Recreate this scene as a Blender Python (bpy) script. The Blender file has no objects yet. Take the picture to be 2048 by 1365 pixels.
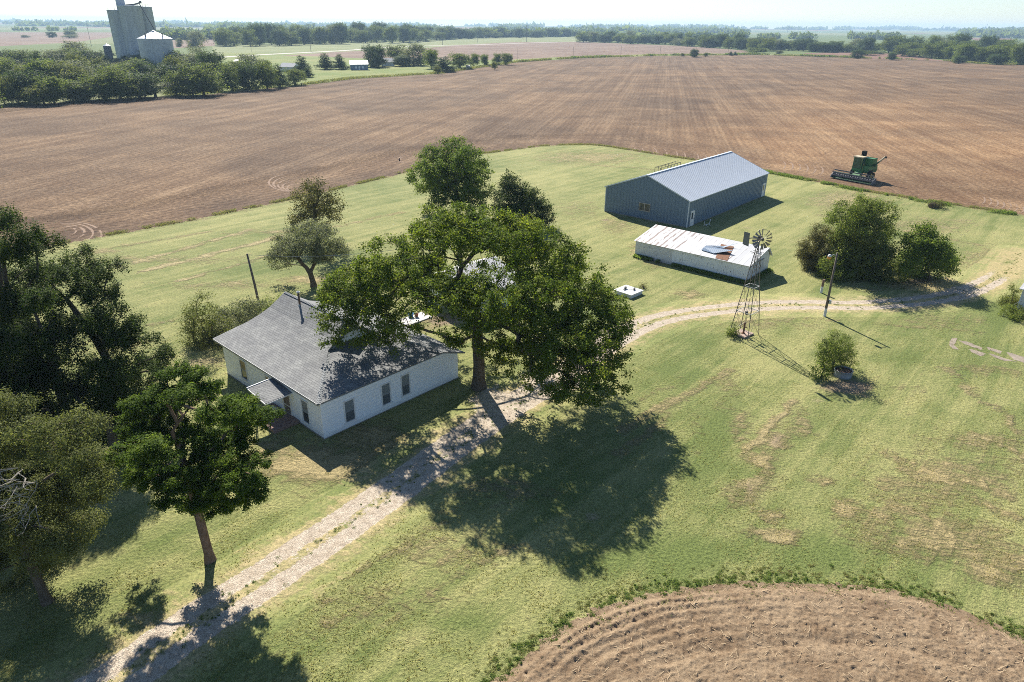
import bpy, math, random
import numpy as np
from mathutils import Vector, Matrix

# ------------------------------------------------------------------ scene, camera, light
scene = bpy.context.scene
COL = scene.collection
FPX = 1365.0
PITCH = math.atan(632 / 1365.0)
ROLL = math.radians(0.5)
CAMH = 26.0
_f = np.array([0, math.cos(PITCH), -math.sin(PITCH)])
_u0 = np.array([0, math.sin(PITCH), math.cos(PITCH)])
_r0 = np.array([1.0, 0, 0])
_R = _r0 * math.cos(ROLL) + _u0 * math.sin(ROLL)
_U = _u0 * math.cos(ROLL) - _r0 * math.sin(ROLL)
_C = np.array([0, 0, CAMH])


def ray(px, py):
    return _f * FPX + _R * (px - 1024) + _U * (682.5 - py)


def at(px, py, z=0.0):
    """survey helper: the point of the level z seen at a pixel of the photograph"""
    d = ray(px, py)
    return _C + d * ((z - CAMH) / d[2])


def pix(p):
    q = np.asarray(p, float) - _C
    w = q @ _f
    return 1024 + FPX * (q @ _R) / w, 682.5 - FPX * (q @ _U) / w


def depth(p):
    return float((np.asarray(p, float) - _C) @ _f)


def hgt(base, py):
    lo, hi = 0.0, 90.0
    for _ in range(40):
        m = (lo + hi) / 2
        if pix((base[0], base[1], m))[1] > py:
            lo = m
        else:
            hi = m
    return lo


def onplane(y, px, py):
    """point at world depth y seen at a pixel"""
    d = ray(px, py)
    return _C + d * (y / d[1])


cam_d = bpy.data.cameras.new('camera')
cam = bpy.data.objects.new('camera', cam_d)
COL.objects.link(cam)
cam_d.sensor_width = 36
cam_d.lens = 36 * FPX / 2048
cam_d.clip_start = 0.1
cam_d.clip_end = 40000
cam.matrix_world = Matrix(((_R[0], _U[0], -_f[0], 0), (_R[1], _U[1], -_f[1], 0), (_R[2], _U[2], -_f[2], CAMH), (0, 0, 0, 1)))
scene.camera = cam

SUN_AZ, SUN_EL = math.radians(-20.0), math.radians(38.5)      # azimuth from +Y towards +X
world = bpy.data.worlds.new('World')
scene.world = world
world.use_nodes = True
wn = world.node_tree
bgn = wn.nodes['Background']
sky = wn.nodes.new('ShaderNodeTexSky')
sky.sky_type = 'NISHITA'
sky.sun_disc = False
sky.sun_elevation = SUN_EL
sky.sun_rotation = SUN_AZ
sky.altitude = 300
sky.air_density = 1.0
sky.dust_density = 0.25
sky.ozone_density = 2.5
cool = wn.nodes.new('ShaderNodeMix')
cool.data_type = 'RGBA'
cool.blend_type = 'MULTIPLY'
cool.inputs[0].default_value = 1.0
cool.inputs[7].default_value = (0.92, 0.98, 1.08, 1)
wn.links.new(sky.outputs[0], cool.inputs[6])
wn.links.new(cool.outputs[2], bgn.inputs[0])
bgn.inputs[1].default_value = 0.060
sl = bpy.data.lights.new('sun', 'SUN')
sl.energy = 5.0
sl.angle = math.radians(0.53)
sl.color = (1.0, 0.945, 0.86)
so = bpy.data.objects.new('sun', sl)
COL.objects.link(so)
sdir = Vector((math.sin(SUN_AZ) * math.cos(SUN_EL), math.cos(SUN_AZ) * math.cos(SUN_EL), math.sin(SUN_EL)))
so.rotation_euler = sdir.to_track_quat('Z', 'Y').to_euler()
so.location = (0, 0, 80)
vs = scene.view_settings
vs.view_transform = 'Standard'
vs.look = 'None'
vs.exposure = 1.13
vs.gamma = 1
scene.cycles.max_bounces = 6
scene.cycles.diffuse_bounces = 3
scene.cycles.glossy_bounces = 2
scene.cycles.transmission_bounces = 4
scene.cycles.transparent_max_bounces = 12
scene.cycles.volume_bounces = 0
scene.cycles.filter_width = 0.95
scene.cycles.use_denoising = False


# ------------------------------------------------------------------ material helpers
class NT:
    """short hand for building node materials"""

    def __init__(self, name):
        self.m = bpy.data.materials.new(name)
        self.m.use_nodes = True
        self.t = self.m.node_tree
        self.b = self.t.nodes['Principled BSDF']
        self.out = self.t.nodes['Material Output']

    def n(self, kind, props=None, **inp):
        x = self.t.nodes.new('ShaderNode' + kind)
        for k, v in (props or {}).items():
            setattr(x, k, v)
        for k, v in inp.items():
            self.set(x, k, v)
        return x

    def set(self, node, key, v):
        key = int(key[1:]) if key[0] == 'i' and key[1:].isdigit() else key.replace('_', ' ')
        s = node.inputs[key]
        if hasattr(v, 'is_output'):
            self.t.links.new(v, s)
        elif hasattr(v, 'outputs'):
            self.t.links.new(v.outputs[0], s)
        else:
            s.default_value = tuple(v) + (1,) if isinstance(v, (tuple, list)) and len(v) == 3 and s.type == 'RGBA' else v

    def mul(self, a, b):
        return self.math('MULTIPLY', a, b)

    def math(self, op, a, b=0.0, c=0.0, clamp=False):
        x = self.n('Math', {'operation': op, 'use_clamp': clamp}, i0=a, i1=b, i2=c)
        return x.outputs[0]

    def ramp(self, fac, lo, hi, a=0.0, b=1.0, smooth=True):
        x = self.n('MapRange', {'interpolation_type': 'SMOOTHSTEP' if smooth else 'LINEAR'}, i0=fac, i1=lo, i2=hi, i3=a, i4=b)
        return x.outputs[0]

    def mix(self, fac, a, b, blend='MIX'):
        x = self.n('Mix', {'data_type': 'RGBA', 'blend_type': blend}, i0=fac, i6=a, i7=b)
        return x.outputs[2]

    def noise(self, vec, scale, detail=3.0, rough=0.55, dist=0.0):
        x = self.n('TexNoise', None, Vector=vec, Scale=scale, Detail=detail, Roughness=rough, Distortion=dist)
        return x.outputs[0]

    def pos(self):
        return self.n('NewGeometry').outputs['Position']

    def uv(self):
        return self.n('TexCoord').outputs['UV']

    def obj(self):
        return self.n('TexCoord').outputs['Object']

    def attr(self, name):
        return self.n('Attribute', {'attribute_name': name}).outputs['Fac']

    def stretch(self, vec, sx, sy, sz=1.0, rot=0.0):
        if rot:
            x = self.n('Mapping', None, Vector=vec)
            x.inputs['Rotation'].default_value = (0, 0, rot)
            vec = x.outputs[0]
        x = self.n('Mapping', None, Vector=vec)
        x.inputs['Scale'].default_value = (sx, sy, sz)
        return x.outputs[0]

    def bump(self, h, strength=0.5, dist=0.05, normal=None):
        x = self.n('Bump', None, Height=h, Strength=strength, Distance=dist)
        if normal is not None:
            self.set(x, 'Normal', normal)
        return x.outputs[0]

    def done(self, col, rough=0.8, bump=None, spec=0.3, metal=0.0):
        self.set(self.b, 'Base_Color', col)
        self.set(self.b, 'Roughness', rough)
        self.set(self.b, 'Specular_IOR_Level', spec)
        self.set(self.b, 'Metallic', metal)
        if bump is not None:
            self.set(self.b, 'Normal', bump)
        return self.m


def sep(t, v):
    return t.n('SeparateXYZ', None, Vector=v).outputs


def plain(name, c, rough=0.6, spec=0.3, metal=0.0, var=0.25, scale=3.0, bump=0.0):
    """painted or weathered surface: base colour broken by two sizes of noise"""
    t = NT(name)
    o = t.obj()
    k = t.noise(o, scale, 5)
    k2 = t.noise(o, scale * 7, 4)
    f = t.math('ADD', t.mul(k, 0.6), t.mul(k2, 0.4))
    f = t.ramp(f, 0.3, 0.7)
    dark = tuple(x * (1 - var) for x in c)
    lite = tuple(min(1, x * (1 + var * 0.6)) for x in c)
    b = t.bump(k2, bump, 0.02) if bump else None
    return t.done(t.mix(f, dark, lite), rough, b, spec, metal)


def leaf_mat(name, dark, mid, lite, trans=0.3):
    t = NT(name)
    v = t.attr('var')
    c = t.mix(t.ramp(v, 0.0, 0.5, smooth=False), dark, mid)
    c = t.mix(t.ramp(v, 0.5, 1.0, smooth=False), c, lite)
    t.done(c, 0.65, None, 0.05)
    tr = t.n('BsdfTranslucent', None, Color=t.mix(0.5, c, t.mix(1.0, c, (1.7, 1.75, 0.5), 'MULTIPLY')))
    mx = t.n('MixShader', None, i0=trans, i1=t.b.outputs[0], i2=tr.outputs[0])
    t.t.links.new(mx.outputs[0], t.out.inputs[0])
    return t.m


# ------------------------------------------------------------------ object helpers
def tag(o, label=None, cat=None, group=None, kind=None):
    if label:
        o['label'] = label
    if cat:
        o['category'] = cat
    if group:
        o['group'] = group
    if kind:
        o['kind'] = kind
    return o


def thing(name, label, cat, loc=(0, 0, 0), rz=0.0, group=None):
    o = bpy.data.objects.new(name, None)
    o.empty_display_size = 0.2
    COL.objects.link(o)
    o.location = (float(loc[0]), float(loc[1]), float(loc[2]) if len(loc) > 2 else 0.0)
    o.rotation_euler = (0, 0, rz)
    return tag(o, label, cat, group)


def np_mesh(name, V, Fs, mats, smooth=False, attrs=None, uv=False):
    """V (n,3) array, Fs (m,k) int array with equal k"""
    V = np.asarray(V, np.float32)
    Fs = np.asarray(Fs, np.int32)
    k = Fs.shape[1]
    me = bpy.data.meshes.new(name)
    me.vertices.add(len(V))
    me.vertices.foreach_set('co', V.ravel())
    me.loops.add(Fs.size)
    me.loops.foreach_set('vertex_index', Fs.ravel())
    me.polygons.add(len(Fs))
    me.polygons.foreach_set('loop_start', np.arange(0, Fs.size, k, dtype=np.int32))
    if smooth:
        me.polygons.foreach_set('use_smooth', np.ones(len(Fs), bool))
    for nme, a in (attrs or {}).items():
        at_ = me.attributes.new(nme, 'FLOAT', 'POINT')
        at_.data.foreach_set('value', np.asarray(a, np.float32))
    for m in (mats if isinstance(mats, (list, tuple)) else [mats]):
        me.materials.append(m)
    me.update(calc_edges=True)
    return me


def link(name, me, parent=None, loc=None):
    o = bpy.data.objects.new(name, me)
    COL.objects.link(o)
    if parent is not None:
        o.parent = parent
    if loc is not None:
        o.location = [float(x) for x in loc]
    return o


class MB:
    """collects polygons, bars and tubes and links them as one mesh"""

    def __init__(self):
        self.v, self.f, self.mi = [], [], []

    def poly(self, pts, mi=0):
        i = len(self.v)
        self.v += [tuple(map(float, p)) for p in pts]
        self.f.append(tuple(range(i, i + len(pts))))
        self.mi.append(mi)
        return self

    def prism(self, pts, ext, mi=0):
        """closed solid: polygon pts swept along ext"""
        p = [Vector(map(float, a)) for a in pts]
        e = Vector(map(float, ext))
        q = [a + e for a in p]
        n = Vector((0, 0, 0))
        for i in range(len(p)):
            a, b = p[i], p[(i + 1) % len(p)]
            n += a.cross(b)
        if n.dot(e) > 0:
            p, q = p[::-1], q[::-1]
        i0 = len(self.v)
        k = len(p)
        self.v += [tuple(a) for a in p + q]
        self.f.append(tuple(range(i0, i0 + k)))
        self.f.append(tuple(range(i0 + 2 * k - 1, i0 + k - 1, -1)))
        for i in range(k):
            j = (i + 1) % k
            self.f.append((i0 + j, i0 + i, i0 + k + i, i0 + k + j))
        self.mi += [mi] * (k + 2)
        return self

    def box(self, x0, x1, y0, y1, z0, z1, mi=0):
        return self.prism([(x0, y0, z0), (x1, y0, z0), (x1, y1, z0), (x0, y1, z0)], (0, 0, z1 - z0), mi)

    def bar(self, a, b, w, h=None, mi=0):
        a, b = Vector(map(float, a)), Vector(map(float, b))
        h = h or w
        d = (b - a).normalized()
        s = d.cross(Vector((0, 0, 1)))
        s = s.normalized() if s.length > 1e-4 else Vector((1, 0, 0))
        u = s.cross(d).normalized()
        p = [a + s * (w / 2 * i) + u * (h / 2 * j) for i, j in ((-1, -1), (1, -1), (1, 1), (-1, 1))]
        return self.prism(p, b - a, mi)

    def tube(self, pts, r, n=8, mi=0, caps=True):
        pts = [Vector(map(float, p)) for p in pts]
        rs = list(r) if hasattr(r, '__len__') else [r] * len(pts)
        i0 = len(self.v)
        prev = None
        for i, p in enumerate(pts):
            d = (pts[min(i + 1, len(pts) - 1)] - pts[max(i - 1, 0)]).normalized()
            if prev is None:
                s = d.cross(Vector((0, 0, 1)))
                s = s.normalized() if s.length > 1e-3 else Vector((1, 0, 0))
            else:
                s = (prev - d * prev.dot(d)).normalized()
            prev = s
            t = d.cross(s)
            for k in range(n):
                a = 2 * math.pi * k / n
                self.v.append(tuple(p + (s * math.cos(a) + t * math.sin(a)) * rs[i]))
        for i in range(len(pts) - 1):
            for k in range(n):
                k2 = (k + 1) % n
                self.f.append((i0 + i * n + k, i0 + i * n + k2, i0 + (i + 1) * n + k2, i0 + (i + 1) * n + k))
                self.mi.append(mi)
        if caps:
            self.f.append(tuple(i0 + k for k in range(n - 1, -1, -1)))
            self.f.append(tuple(i0 + (len(pts) - 1) * n + k for k in range(n)))
            self.mi += [mi, mi]
        return self

    def lathe(self, c, prof, n=24, mi=0):
        i0 = len(self.v)
        for r, z in prof:
            for k in range(n):
                a = 2 * math.pi * k / n
                self.v.append((c[0] + r * math.cos(a), c[1] + r * math.sin(a), c[2] + z))
        for i in range(len(prof) - 1):
            for k in range(n):
                k2 = (k + 1) % n
                self.f.append((i0 + i * n + k, i0 + i * n + k2, i0 + (i + 1) * n + k2, i0 + (i + 1) * n + k))
                self.mi.append(mi)
        return self

    def mesh(self, name, mats, smooth=False):
        me = bpy.data.meshes.new(name)
        me.from_pydata(self.v, [], self.f)
        mats = mats if isinstance(mats, (list, tuple)) else [mats]
        for m in mats:
            me.materials.append(m)
        me.polygons.foreach_set('material_index', self.mi)
        if smooth:
            me.polygons.foreach_set('use_smooth', [True] * len(self.f))
        # metre-scaled UVs laid along each face: u level, v up the slope
        uvl = me.uv_layers.new(name='UVMap')
        me.update()
        for p in me.polygons:
            n = p.normal
            t = Vector((-n.y, n.x, 0))
            t = t.normalized() if t.length > 0.05 else Vector((1, 0, 0))
            b = n.cross(t)
            for li in p.loop_indices:
                co = me.vertices[me.loops[li].vertex_index].co
                uvl.data[li].uv = (co.dot(t), co.dot(b))
        return me

    def build(self, name, mats, parent=None, loc=None, smooth=False):
        return link(name, self.mesh(name, mats, smooth), parent, loc)


# numpy value noise for ground masks and meshes
def vnoise(x, y, seed=0):
    xi, yi = np.floor(x).astype(np.int64), np.floor(y).astype(np.int64)
    fx, fy = x - xi, y - yi
    fx, fy = fx * fx * (3 - 2 * fx), fy * fy * (3 - 2 * fy)

    def h(a, b):
        n = (a * 374761393 + b * 668265263 + seed * 982451653) & 0xFFFFFFFF
        n = ((n ^ (n >> 13)) * 1274126177) & 0xFFFFFFFF
        return ((n ^ (n >> 16)) & 0xFFFF) / 65535.0
    return (h(xi, yi) * (1 - fx) + h(xi + 1, yi) * fx) * (1 - fy) + (h(xi, yi + 1) * (1 - fx) + h(xi + 1, yi + 1) * fx) * fy


def fbm(x, y, seed=0, o=4):
    s, a, t = 0, 0.5, 0
    for i in range(o):
        s = s + a * vnoise(x * 2 ** i, y * 2 ** i, seed + i * 17)
        t += a
        a *= 0.55
    return s / t


def seg_dist(X, Y, pts):
    """distance from points to a polyline and the arc length of the foot"""
    best = np.full(X.shape, 1e9)
    arc = np.zeros(X.shape)
    side = np.zeros(X.shape)
    acc = 0.0
    for (ax, ay), (bx, by) in zip(pts[:-1], pts[1:]):
        dx, dy = bx - ax, by - ay
        L = math.hypot(dx, dy)
        t = np.clip(((X - ax) * dx + (Y - ay) * dy) / (L * L), 0, 1)
        qx, qy = X - ax - t * dx, Y - ay - t * dy
        d = np.hypot(qx, qy)
        m = d < best
        best = np.where(m, d, best)
        arc = np.where(m, acc + t * L, arc)
        side = np.where(m, np.sign(dx * qy - dy * qx), side)
        acc += L
    return best, arc, side


def inside(X, Y, poly):
    r = np.zeros(X.shape, bool)
    n = len(poly)
    for i in range(n):
        x1, y1 = poly[i]
        x2, y2 = poly[(i + 1) % n]
        c = ((y1 > Y) != (y2 > Y)) & (X < (x2 - x1) * (Y - y1) / (y2 - y1 + 1e-12) + x1)
        r ^= c
    return r


def smooth_line(pts, k=4):
    """Catmull-Rom through points"""
    P = [np.asarray(p, float)[:2] for p in pts]
    P = [2 * P[0] - P[1]] + P + [2 * P[-1] - P[-2]]
    out = []
    for i in range(1, len(P) - 2):
        for j in range(k):
            t = j / k
            a, b, c, d = P[i - 1], P[i], P[i + 1], P[i + 2]
            out.append(0.5 * (2 * b + (c - a) * t + (2 * a - 5 * b + 4 * c - d) * t * t + (3 * b - 3 * c + d - a) * t ** 3))
    out.append(P[-2])
    return [tuple(q) for q in out]


def grid_sheet(name, x0, x1, y0, y1, step, keep, z, mat, attrs=None):
    """level sheet on a grid; keep(X,Y)->mask, z(X,Y) or number, attrs {name: f(X,Y)}"""
    xs, ys = np.arange(x0, x1 + step / 2, step), np.arange(y0, y1 + step / 2, step)
    X, Y = np.meshgrid(xs, ys)
    nx, ny = len(xs), len(ys)
    fi = (np.arange(ny - 1)[:, None] * nx + np.arange(nx - 1)[None, :]).ravel()
    F4 = np.stack([fi, fi + 1, fi + nx + 1, fi + nx], 1)
    if keep is not None:
        m = keep(X, Y).ravel()
        F4 = F4[m[F4].all(1)]
    used = np.unique(F4)
    re = np.full(nx * ny, -1)
    re[used] = np.arange(len(used))
    X, Y = X.ravel()[used], Y.ravel()[used]
    Z = z(X, Y) if callable(z) else np.full(X.shape, z)
    me = np_mesh(name, np.stack([X, Y, Z], 1), re[F4], mat, True, {k: f(X, Y) for k, f in (attrs or {}).items()})
    return tag(link(name, me), kind='structure')
# ------------------------------------------------------------------ ground
def A2(pts):
    return [tuple(at(x, y)[:2]) for x, y in pts]


FIELD_EDGE = smooth_line(A2([(-220, 558), (-60, 525), (0, 513), (115, 489), (300, 455), (430, 430), (560, 403), (680, 376), (800, 347), (870, 326), (935, 312), (1000, 303), (1090, 292), (1180, 290),
                             (1240, 297), (1300, 307), (1400, 322), (1480, 335), (1540, 345), (1610, 358), (1680, 372), (1740, 384), (1800, 393), (1950, 416), (2048, 430), (2200, 452)]), 4)
DRIVE = smooth_line(A2([(60, 1470), (175, 1400), (240, 1358), (330, 1290), (420, 1228), (520, 1165), (600, 1110), (690, 1050), (760, 1000), (830, 950), (900, 897), (960, 855), (1020, 815), (1090, 772),
                        (1150, 735), (1200, 700), (1250, 668), (1300, 645), (1360, 630), (1440, 619), (1520, 612), (1620, 610), (1720, 611), (1800, 606), (1870, 598), (1930, 585), (1965, 570), (1990, 556), (2012, 540), (2032, 522), (2046, 505)]), 5)
SOIL_EDGE = smooth_line(A2([(900, 1440), (985, 1365), (1030, 1325), (1080, 1285), (1140, 1245), (1200, 1217), (1265, 1196), (1330, 1182), (1420, 1173), (1500, 1167), (1580, 1165), (1650, 1167), (1730, 1173),
                            (1800, 1184), (1880, 1206), (1950, 1232), (2048, 1275), (2250, 1370)]), 5)
LAWN_POLY = FIELD_EDGE + [(170, 60), (170, 8), (-150, 8), (-150, 60)]
SOIL_POLY = SOIL_EDGE + [(60, 6), (-6, 6)]

# worn, dry, lush and bare places of the lawn: (px, py, half width, half height, strength)
DRY = [(640, 935, 120, 36, .9), (740, 880, 80, 30, .8), (560, 900, 60, 30, .5), (1590, 845, 26, 26, .6), (1560, 885, 26, 26, .75), (1530, 925, 36, 30, .68), (1500, 965, 34, 30, .68), (1490, 1005, 26, 20, .62), (1530, 1025, 30, 9, .7), (1545, 1072, 46, 22, .95), (1480, 850, 26, 40, .5), (1700, 1020, 40, 22, .7),
       (1640, 960, 25, 14, .6), (1900, 960, 150, 55, .5), (1860, 1080, 130, 45, .62), (2000, 1130, 90, 40, .6), (1790, 1030, 80, 25, .5), (1960, 880, 110, 20, .45), (1030, 985, 120, 34, .45), (900, 1090, 120, 40, .35),
       (760, 1220, 140, 50, .3), (1450, 800, 30, 60, .4), (1400, 860, 25, 60, .35), (1700, 400, 90, 20, .55), (1850, 450, 110, 18, .42), (1980, 520, 90, 30, .36), (1850, 570, 120, 16, .6), (1500, 640, 140, 18, .45),
       (1380, 590, 40, 14, .5), (1180, 315, 120, 14, .5), (1320, 520, 40, 16, .5), (1280, 500, 20, 10, .6), (1740, 600, 160, 10, .5), (1900, 640, 120, 14, .35), (1640, 480, 50, 10, .4), (450, 570, 120, 9, .45),
       (330, 520, 160, 8, .45), (620, 560, 60, 10, .6), (260, 690, 60, 14, .3), (420, 720, 40, 24, .35), (870, 640, 60, 20, .5), (560, 465, 110, 6, .4), (200, 505, 60, 7, .4), (1960, 740, 90, 12, .4), (1800, 780, 60, 16, .25),
       (520, 1090, 60, 16, .4), (270, 1240, 60, 20, .5), (330, 1190, 60, 14, .35), (1235, 450, 40, 20, .4), (1160, 420, 60, 20, .3), (1690, 770, 50, 16, .7)]
LUSH = [(1430, 900, 60, 90, .7), (1360, 1120, 170, 40, .9), (1650, 1110, 120, 30, .7), (1120, 980, 120, 60, .4), (1180, 640, 60, 20, .4), (1400, 690, 70, 40, .5), (1640, 880, 60, 30, .35), (1380, 740, 60, 40, .4),
        (900, 1240, 90, 30, .5), (620, 1300, 120, 50, .5), (1440, 560, 100, 16, .4), (1640, 580, 30, 10, .5), (2000, 620, 60, 30, .6), (1800, 720, 60, 20, .5), (300, 1060, 120, 40, .35), (430, 650, 200, 40, .25), (500, 540, 100, 12, .3)]
BARE = [(890, 642, 50, 14, .9), (985, 800, 45, 22, .8), (1690, 772, 55, 14, .95), (1560, 885, 26, 34, .6), (1195, 690, 50, 14, .7), (1500, 985, 14, 40, .5), (1190, 1025, 40, 22, .55), (1420, 560, 18, 6, .4), (1370, 553, 24, 6, .4),
        (1830, 562, 40, 8, .7), (1740, 550, 40, 10, .8), (150, 1000, 130, 120, .5), (250, 880, 60, 40, .6), (1275, 508, 16, 8, .4), (1640, 800, 40, 8, .6), (1710, 790, 60, 8, .55), (1215, 440, 14, 4, .6), (1490, 455, 26, 5, .5)]


def blobs(X, Y, lst):
    s = np.zeros(X.shape)
    wx, wy = 2.0 * (fbm(X / 2.6, Y / 2.6, 51, 4) - .5), 2.0 * (fbm(X / 2.6, Y / 2.6, 57, 4) - .5)
    X, Y = X + wx, Y + wy
    for px, py, rx, ry, k in lst:
        c, ax, ay = at(px, py), at(px + rx, py), at(px, py - ry)
        m = np.linalg.inv(np.array([[ax[0] - c[0], ay[0] - c[0]], [ax[1] - c[1], ay[1] - c[1]]]))
        a = m[0, 0] * (X - c[0]) + m[0, 1] * (Y - c[1])
        b = m[1, 0] * (X - c[0]) + m[1, 1] * (Y - c[1])
        s = np.maximum(s, k * np.exp(-(a * a + b * b) * 0.9))
    return s


# rows of dry cuttings the mower left
WINDROWS = [((270, 526), (500, 460), .7, .62), ((290, 543), (565, 472), .7, .7), ((360, 562), (550, 508), .6, .6), ((150, 512), (420, 462), .6, .45), ((300, 652), (360, 637), .6, .5), ((330, 731), (436, 724), .8, .6), ((600, 470), (800, 425), .7, .4),
            ((1235, 862), (1462, 742), .55, .55), ((1225, 908), (1335, 830), .5, .45), ((1586, 800), (1490, 903), .4, .7), ((1280, 800), (1400, 745), .5, .4), ((1890, 738), (2060, 876), .5, .5), ((1940, 864), (2060, 916), .5, .55),
            ((1775, 910), (2030, 988), .5, .6), ((1780, 1010), (1900, 1060), .5, .6), ((1850, 960), (2060, 1040), .5, .5), ((1800, 1060), (2040, 1130), .45, .5), ((640, 1180), (900, 1040), .4, .4), ((700, 1250), (1020, 1090), .5, .4), ((560, 1300), (760, 1200), .5, .35),
            ((1180, 330), (1380, 345), 1.0, .4), ((1640, 430), (1960, 490), .9, .4), ((1660, 640), (1960, 665), .5, .35)]


def f_dry(X, Y):
    d, _, _ = seg_dist(X, Y, DRIVE)
    e, _, _ = seg_dist(X, Y, FIELD_EDGE)
    wx, wy = 1.6 * (fbm(X / 2.0, Y / 2.0, 61, 4) - .5), 1.6 * (fbm(X / 2.0, Y / 2.0, 67, 4) - .5)
    ln = np.zeros(X.shape)
    for a, b, w, k in WINDROWS:
        q, _, _ = seg_dist(X + wx, Y + wy, A2([a, b]))
        ln = np.maximum(ln, k * np.exp(-(q / w) ** 2))
    return np.maximum(np.maximum(blobs(X, Y, DRY), ln), np.maximum(0.55 * np.exp(-(np.maximum(d - 1.2, 0) / 1.3) ** 2), 0.4 * np.exp(-(e / 1.5) ** 2)))


def f_lush(X, Y):
    return blobs(X, Y, LUSH)


def f_bare(X, Y):
    return blobs(X, Y, BARE)


def grass_nodes(t):
    """colour and height of the mown yard grass"""
    p = t.pos()
    big = t.noise(p, 0.06, 2)
    mid = t.noise(t.stretch(p, 1, 1.4), 0.38, 5, 0.62, 0.6)
    swirl = t.noise(p, 0.045, 2)
    mow = t.noise(t.stretch(p, 0.035, 0.62, 1, math.radians(-48)), 1.0, 3, 0.6, 0.5)
    streak = t.noise(t.stretch(p, 0.30, 2.6, 1, math.radians(-48)), 1.1, 4, 0.6, 0.5)
    tuft = t.noise(p, 5.5, 4, 0.62)
    fine = t.noise(p, 17.0, 3, 0.65)
    dry, lush, bare = t.attr('dry'), t.attr('lush'), t.attr('bare')
    g = t.math('ADD', t.mul(big, 0.34), t.math('ADD', t.mul(mid, 0.30), t.math('ADD', t.mul(mow, 0.42), t.mul(streak, 0.2))))
    g = t.math('ADD', t.math('SUBTRACT', g, t.mul(lush, 0.22)), -0.05)
    c = t.mix(t.ramp(g, 0.40, 0.74), (0.134, 0.166, 0.048), (0.328, 0.310, 0.124))
    thatch = t.noise(t.stretch(p, 0.7, 1.5, 1, math.radians(22)), 1.5, 8, 0.74, 0.9)
    d = t.math('ADD', t.mul(dry, 0.46), t.math('ADD', t.mul(mid, 0.42), t.math('ADD', t.mul(thatch, 0.62), t.math('ADD', t.mul(streak, 0.2), t.mul(mow, .14)))))
    d = t.math('SUBTRACT', d, t.mul(lush, 0.15))
    dm = t.ramp(d, 0.77, 0.99)
    c = t.mix(t.mul(dm, 0.82), c, t.mix(t.ramp(swirl, .35, .65), (0.40, 0.31, 0.155), (0.43, 0.345, 0.185)))
    b = t.math('ADD', bare, t.math('ADD', t.mul(mid, 0.5), t.mul(tuft, 0.45)))
    c = t.mix(t.mul(t.ramp(b, 0.85, 1.15), 0.85), c, (0.33, 0.245, 0.165))
    tone = t.math('ADD', t.mul(tuft, 0.55), t.mul(fine, 0.45))
    c = t.mix(1.0, c, t.n('CombineColor', None, i0=t.ramp(tone, 0.32, 0.68, 0.54, 1.35), i1=t.ramp(tone, 0.32, 0.68, 0.58, 1.32), i2=t.ramp(tone, 0.32, 0.68, 0.58, 1.32)), 'MULTIPLY')
    fleck = t.ramp(t.noise(t.stretch(p, 5, 1.2, 1, 0.7), 6.0, 3, 0.6), 0.66, 0.76)
    c = t.mix(t.mul(fleck, t.ramp(d, 0.6, 0.95, 0.15, 0.85)), c, (0.42, 0.35, 0.2))
    h = t.math('ADD', t.mul(tuft, 0.7), t.math('ADD', t.mul(fine, 0.4), t.mul(t.mul(thatch, dm), 1.6)))
    return c, h


t = NT('yard_grass')
c, h = grass_nodes(t)
LAWN_M = t.done(c, 0.9, t.bump(h, 1.0, 0.16), 0.12)
lawn = grid_sheet('lawn', -135, 150, 10, 176, 0.45, lambda X, Y: inside(X + 0.5 * (vnoise(X * 1.3, Y * 1.3, 3) - .5), Y + 0.7 * (vnoise(X * 1.3, Y * 1.3, 5) - .5), LAWN_POLY), 0.0, LAWN_M,
                  {'dry': f_dry, 'lush': f_lush, 'bare': f_bare})

# gravel two-track drive, its edges broken into the same grass
t = NT('gravel')
c, h = grass_nodes(t)
p = t.pos()
gm = t.attr('gravel')
stone = t.n('TexVoronoi', {'feature': 'F1'}, Vector=p, Scale=24.0)
sc = stone.outputs['Color']
gn = t.noise(p, 2.2, 5, 0.65)
gf = t.noise(p, 30, 3, 0.6)
gcol = t.mix(t.ramp(gn, 0.3, 0.7), (0.40, 0.325, 0.24), (0.555, 0.475, 0.37))
gcol = t.mix(1.0, gcol, t.n('CombineColor', None, i0=t.ramp(gf, .3, .7, .62, 1.22), i1=t.ramp(gf, .3, .7, .62, 1.22), i2=t.ramp(gf, .3, .7, .62, 1.22)), 'MULTIPLY')
sv = t.n('RGBToBW', None, Color=sc).outputs[0]
sv = t.ramp(sv, .2, .8, .82, 1.18)
gcol = t.mix(1.0, gcol, t.n('CombineColor', None, i0=sv, i1=sv, i2=sv), 'MULTIPLY')
e = t.math('ADD', gm, t.math('ADD', t.mul(t.math('SUBTRACT', t.noise(p, 1.1, 5, 0.7), 0.5), 1.25), t.mul(t.math('SUBTRACT', t.noise(p, 7, 3, .6), 0.5), 0.7)))
gk = t.ramp(e, 0.38, 0.56)
hh = t.mix(gk, h, t.math('ADD', stone.outputs['Distance'], gf))
GRAVEL_M = t.done(t.mix(gk, c, gcol), 0.92, t.bump(hh, 0.7, 0.05), 0.15)


DRIVE_L = sum(math.hypot(b[0] - a[0], b[1] - a[1]) for a, b in zip(DRIVE[:-1], DRIVE[1:]))


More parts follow.
